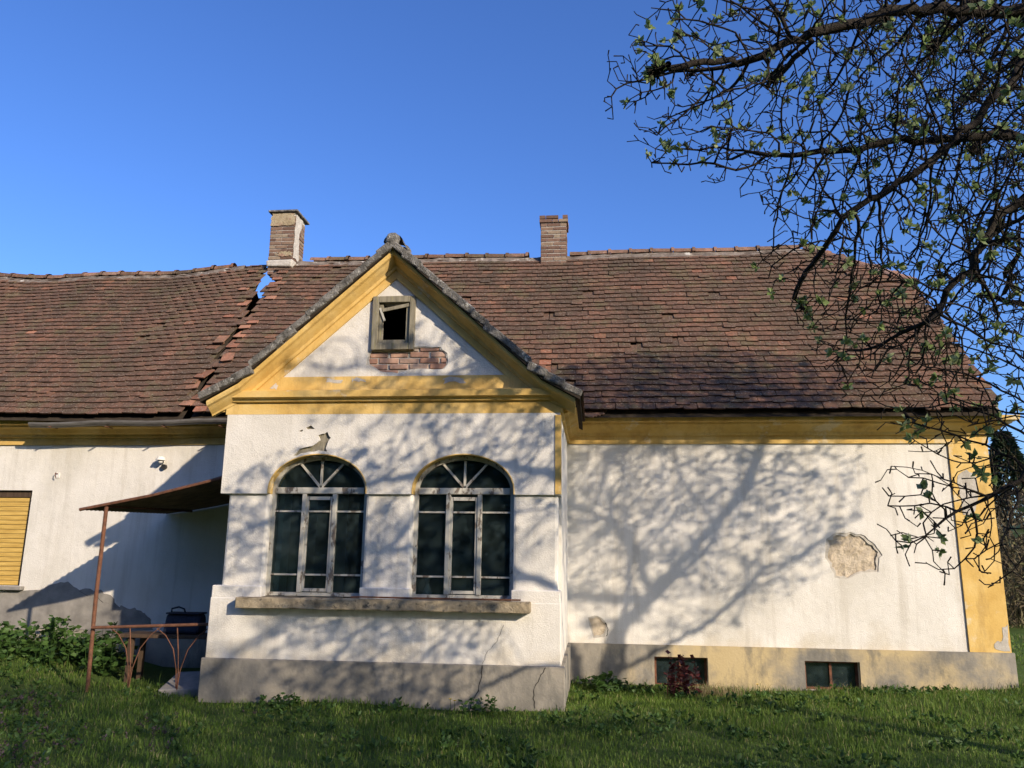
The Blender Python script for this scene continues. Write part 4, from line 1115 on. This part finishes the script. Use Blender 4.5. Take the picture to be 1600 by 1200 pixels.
# ------------------------------------------------------------------ background beyond the right end of the house
def conifer(x, y, h, label, seed):
    rg = np.random.default_rng(seed); z0 = float(gz(x, y)); t = thing('conifer', label, 'tree', (x, y, z0), 'conifers behind the house')
    obj('trunk', tb([(0, 0, -.3), (0, 0, h * .5), (0, 0, h)], [h * .018, h * .011, .01], 8), 'bark', t)
    n = 6000; u = rg.random(n) ** .8; zz = h * (.06 + .93 * u); az = rg.uniform(0, 2 * np.pi, n); r = (1 - u) ** .85 * h * .27 * (.35 + .65 * rg.random(n) ** .4) * (1 + .25 * np.sin(az * 3 + zz * 2))
    c = np.stack([np.cos(az) * r, np.sin(az) * r, zz - r * .25], -1); d = np.stack([np.cos(az), np.sin(az), rg.uniform(-.7, .1, n)], -1) + rg.normal(0, .3, (n, 3)); l = rg.uniform(.3, .7, n) * h / 12
    V, F = leaf_quads(c, d, l, l * .22); raw_mesh('crown', V, F, 'needle', t)
for i, (x, y, h, l) in enumerate([(13.6, 16, 5.6, 'dark conifer closest to the house end'), (16.5, 18, 5.2, 'second dark conifer behind the thicket'), (19.5, 22, 6.3, 'tall dark conifer farther along the thicket'), (16.0, 26, 7.4, 'far dark conifer rising behind the others'), (23.5, 26, 7.2, 'outermost dark conifer at the edge of the view')]):
    conifer(x, y, h, l, 40 + i)
def thicket():
    rg = np.random.default_rng(70); n = 3200; px = rg.uniform(8.8, 19, n); py = rg.uniform(8.5, 15, n) + (px - 9) * .25; pz = gz(px, py)
    h = rg.gamma(5, .42, n) + .3; az = rg.uniform(0, 6.28, n); V = np.zeros((n, 4, 3)); b = np.stack([px, py, pz - .1], -1); tp = b + np.stack([rg.normal(0, .45, n) * h, rg.normal(0, .45, n) * h, h], -1)
    w_ = np.stack([np.cos(az), np.sin(az), 0 * az], -1) * rg.uniform(.004, .014, (n, 1)); V[:, 0] = b - w_; V[:, 1] = b + w_; V[:, 2] = tp + w_ * .25; V[:, 3] = tp - w_ * .25
    F = np.arange(n)[:, None] * 4 + np.array([[0, 1, 2], [0, 2, 3]]).reshape(1, 6); F = F.reshape(-1, 3)
    m = 60000; q = rg.integers(0, n, m); uu = rg.random((m, 1)); c = b[q] + (tp[q] - b[q]) * uu; c = c + rg.normal(0, .18, (m, 3)); l = rg.uniform(.06, .30, m); V2, F2 = leaf_quads(c, rg.normal(size=(m, 3)) + np.array([0, 0, .3]), l, l * .10)
    o = raw_mesh('thicket', np.concatenate([V.reshape(-1, 3), V2]), np.concatenate([F, F2 + n * 4]), 'thicket'); o['kind'] = 'stuff'; o['label'] = 'tangled brown leafless thicket behind the end of the house'
thicket()

# the wood across the lawn, behind the viewer: it closes the low sky and darkens the window reflections
def wood():
    rg = np.random.default_rng(90); Vs = []; Fs = []; k = 0
    for i in range(16):
        x = -52 + i * 4.4 + rg.uniform(-1, 1); y = -30 + rg.uniform(-4, 4) - abs(x + 10) * .05; h = rg.uniform(10, 14)
        n = 1500; u = rg.random(n); az = rg.uniform(0, 6.28, n); r = 2.9 * np.sqrt(np.clip(1 - (2 * u - .9) ** 2, .05, 1)) * rg.random(n) ** .4
        c = np.stack([x + np.cos(az) * r, y + np.sin(az) * r, .6 + h * u], -1); l = rg.uniform(.5, 1.2, n)
        V, F = leaf_quads(c, rg.normal(size=(n, 3)), l, l * .32); Vs.append(V); Fs.append(F + k); k += len(V)
        bmq = bmesh.new(); tube(bmq, [(x, y, -.4), (x, y, h * .5), (x, y, h * .9)], [.25, .16, .03], 6, False); bmesh.ops.triangulate(bmq, faces=bmq.faces[:]); bmq.verts.index_update()
        Vs.append(np.array([v.co for v in bmq.verts])); Fs.append(np.array([[v.index for v in f.verts] for f in bmq.faces]) + k); k += len(bmq.verts); bmq.free()
    o = raw_mesh('treeline', np.concatenate(Vs), np.concatenate(Fs), 'needle'); o['kind'] = 'stuff'; o['label'] = 'dark wood across the lawn facing the house'
wood()
